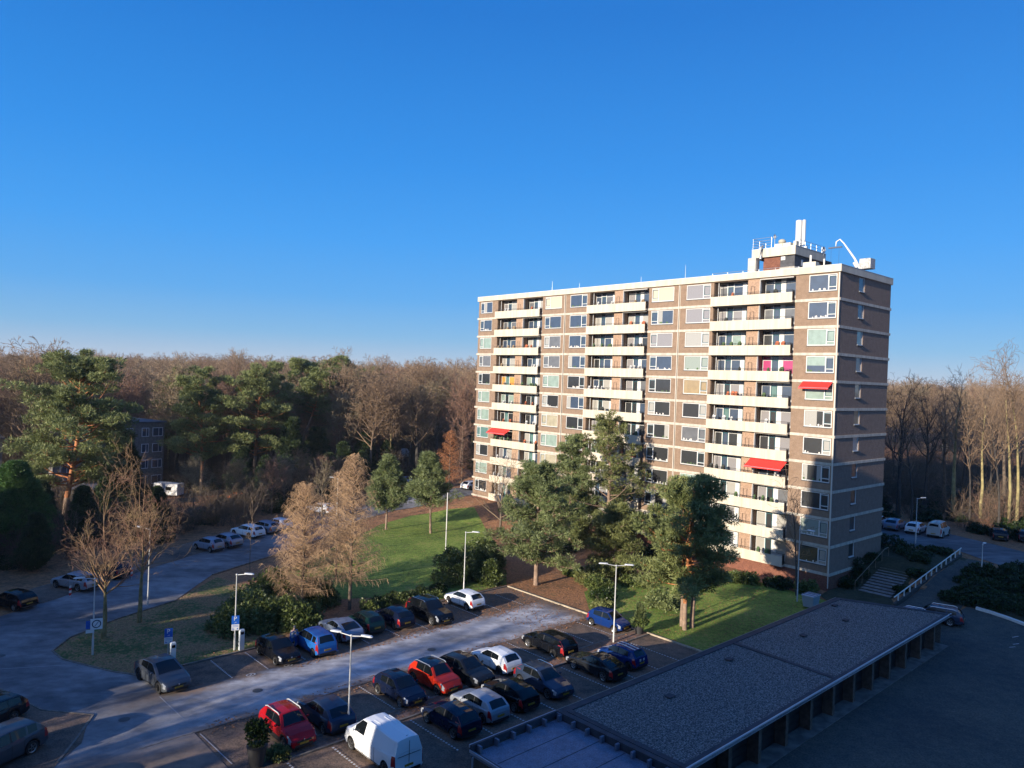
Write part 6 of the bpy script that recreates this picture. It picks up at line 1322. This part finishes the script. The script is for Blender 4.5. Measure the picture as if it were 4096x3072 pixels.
# the person at the open door of the bright blue car
def person(a,b,rz,label):
    t=empty('person',P3(a,b,.035),rz,label,'person')
    V=[(0,0,.93),(0,.0,1.05),(.06,.0,1.28),(.14,.0,1.44),(.19,.0,1.50),(.24,0,1.60),(.27,0,1.70),          # pelvis spine neck head
       (.0,.10,.90),(.03,.12,.50),(-.03,.12,.09),(.10,.12,.04),(.0,-.10,.90),(.12,-.11,.50),(.0,-.12,.09),(.13,-.12,.04), # legs 7-14
       (.13,.17,1.40),(.30,.24,1.22),(.50,.16,1.12),(.56,.14,1.11),(.13,-.17,1.40),(.24,-.25,1.18),(.46,-.18,1.10),(.52,-.16,1.09)] # arms 15-22
    E=[(0,1),(1,2),(2,3),(3,4),(4,5),(5,6),(0,7),(7,8),(8,9),(9,10),(0,11),(11,12),(12,13),(13,14),(3,15),(15,16),(16,17),(17,18),(3,19),(19,20),(20,21),(21,22)]
    Rr=[.13,.12,.135,.10,.05,.085,.07,.085,.06,.04,.035,.085,.06,.04,.035,.055,.042,.03,.034,.055,.042,.03,.034]
    for base,sg in ((18,1),(22,-1)):
        for j in range(5):
            k=len(V); bx,by,bz=V[base]; sp=(j-2)*.018
            if j==4: V+= [(bx+.01,by-sg*.035,bz+.0),(bx+.045,by-sg*.05,bz-.015)]
            else: V+= [(bx+.05,by+sp*sg,bz-.005),(bx+.082+.004*(2-abs(j-1)),by+sp*sg,bz-.03)]
            E+=[(base,k),(k,k+1)]; Rr+=[.010,.008]
    def skin(name,vi,grow_,m,parent,sub=1):
        mp={v:i for i,v in enumerate(vi)}; es=[(mp[x],mp[y]) for x,y in E if x in mp and y in mp]
        me=bpy.data.meshes.new(name); me.from_pydata([V[i] for i in vi],es,[]); o=bpy.data.objects.new(name,me); C.objects.link(o); o.parent=parent
        sk_=o.modifiers.new('skin','SKIN'); me.materials.append(m)
        lay=me.skin_vertices[0] if me.skin_vertices else None
        if lay is None: 
            bm=bmesh.new(); bm.from_mesh(me); bm.verts.layers.skin.verify(); bm.to_mesh(me); bm.free(); lay=me.skin_vertices[0]
        for i,v in enumerate(vi): lay.data[i].radius=(Rr[v]+grow_,Rr[v]*(.8 if v in(0,1,2) else 1)+grow_)
        lay.data[0].use_root=True; s=o.modifiers.new('sub','SUBSURF'); s.levels=sub; s.render_levels=sub; return o
    skin('body',list(range(len(V))),0,mm('skin',(.45,.28,.20),.6),t)
    skin('jacket',[0,1,2,3,15,16,17,19,20,21],.022,mm('jacket',(.33,.37,.40),.85,var=.3,scale=9),t)
    skin('trousers',[0,7,8,9,11,12,13],.018,mm('jeans',(.05,.09,.17),.9),t)
    m=MB(); m.ball((.255,0,1.70),(.10,.092,.10),0,12,8); m.build('hair', mm('hair',(.22,.19,.16),.8), t, smooth=80)
    m=MB(); 
    for s in (-1,1): m.box(-.03,.19,s*.12-.05,s*.12+.05,.0,.07) if s>0 else m.box(.0,.22,-.17,-.07,0,.07)
    m.build('shoes', TRIM, t)
person(25.0,49.55,TH+R_(20),'person in grey jacket and jeans leaning towards the open door of the bright blue car')

# ------------------------------------------------------------------ the air: thin winter haze round everything
hz=MB(); hz.box(-3300,3300,-3300,3300,-1.2,46.0); ho=hz.build('haze', None or mat('haze_air',(1,1,1)), kind='stuff', label='thin pale winter haze')
hm=ho.data.materials[0]; ht=hm.node_tree; ht.nodes.clear(); ov=ht.nodes.new('ShaderNodeOutputMaterial'); pv=ht.nodes.new('ShaderNodeVolumePrincipled')
pv.inputs['Color'].default_value=(.86,.91,1.0,1); pv.inputs['Density'].default_value=0.00013; pv.inputs['Anisotropy'].default_value=0.0; ht.links.new(pv.outputs[0], ov.inputs['Volume'])
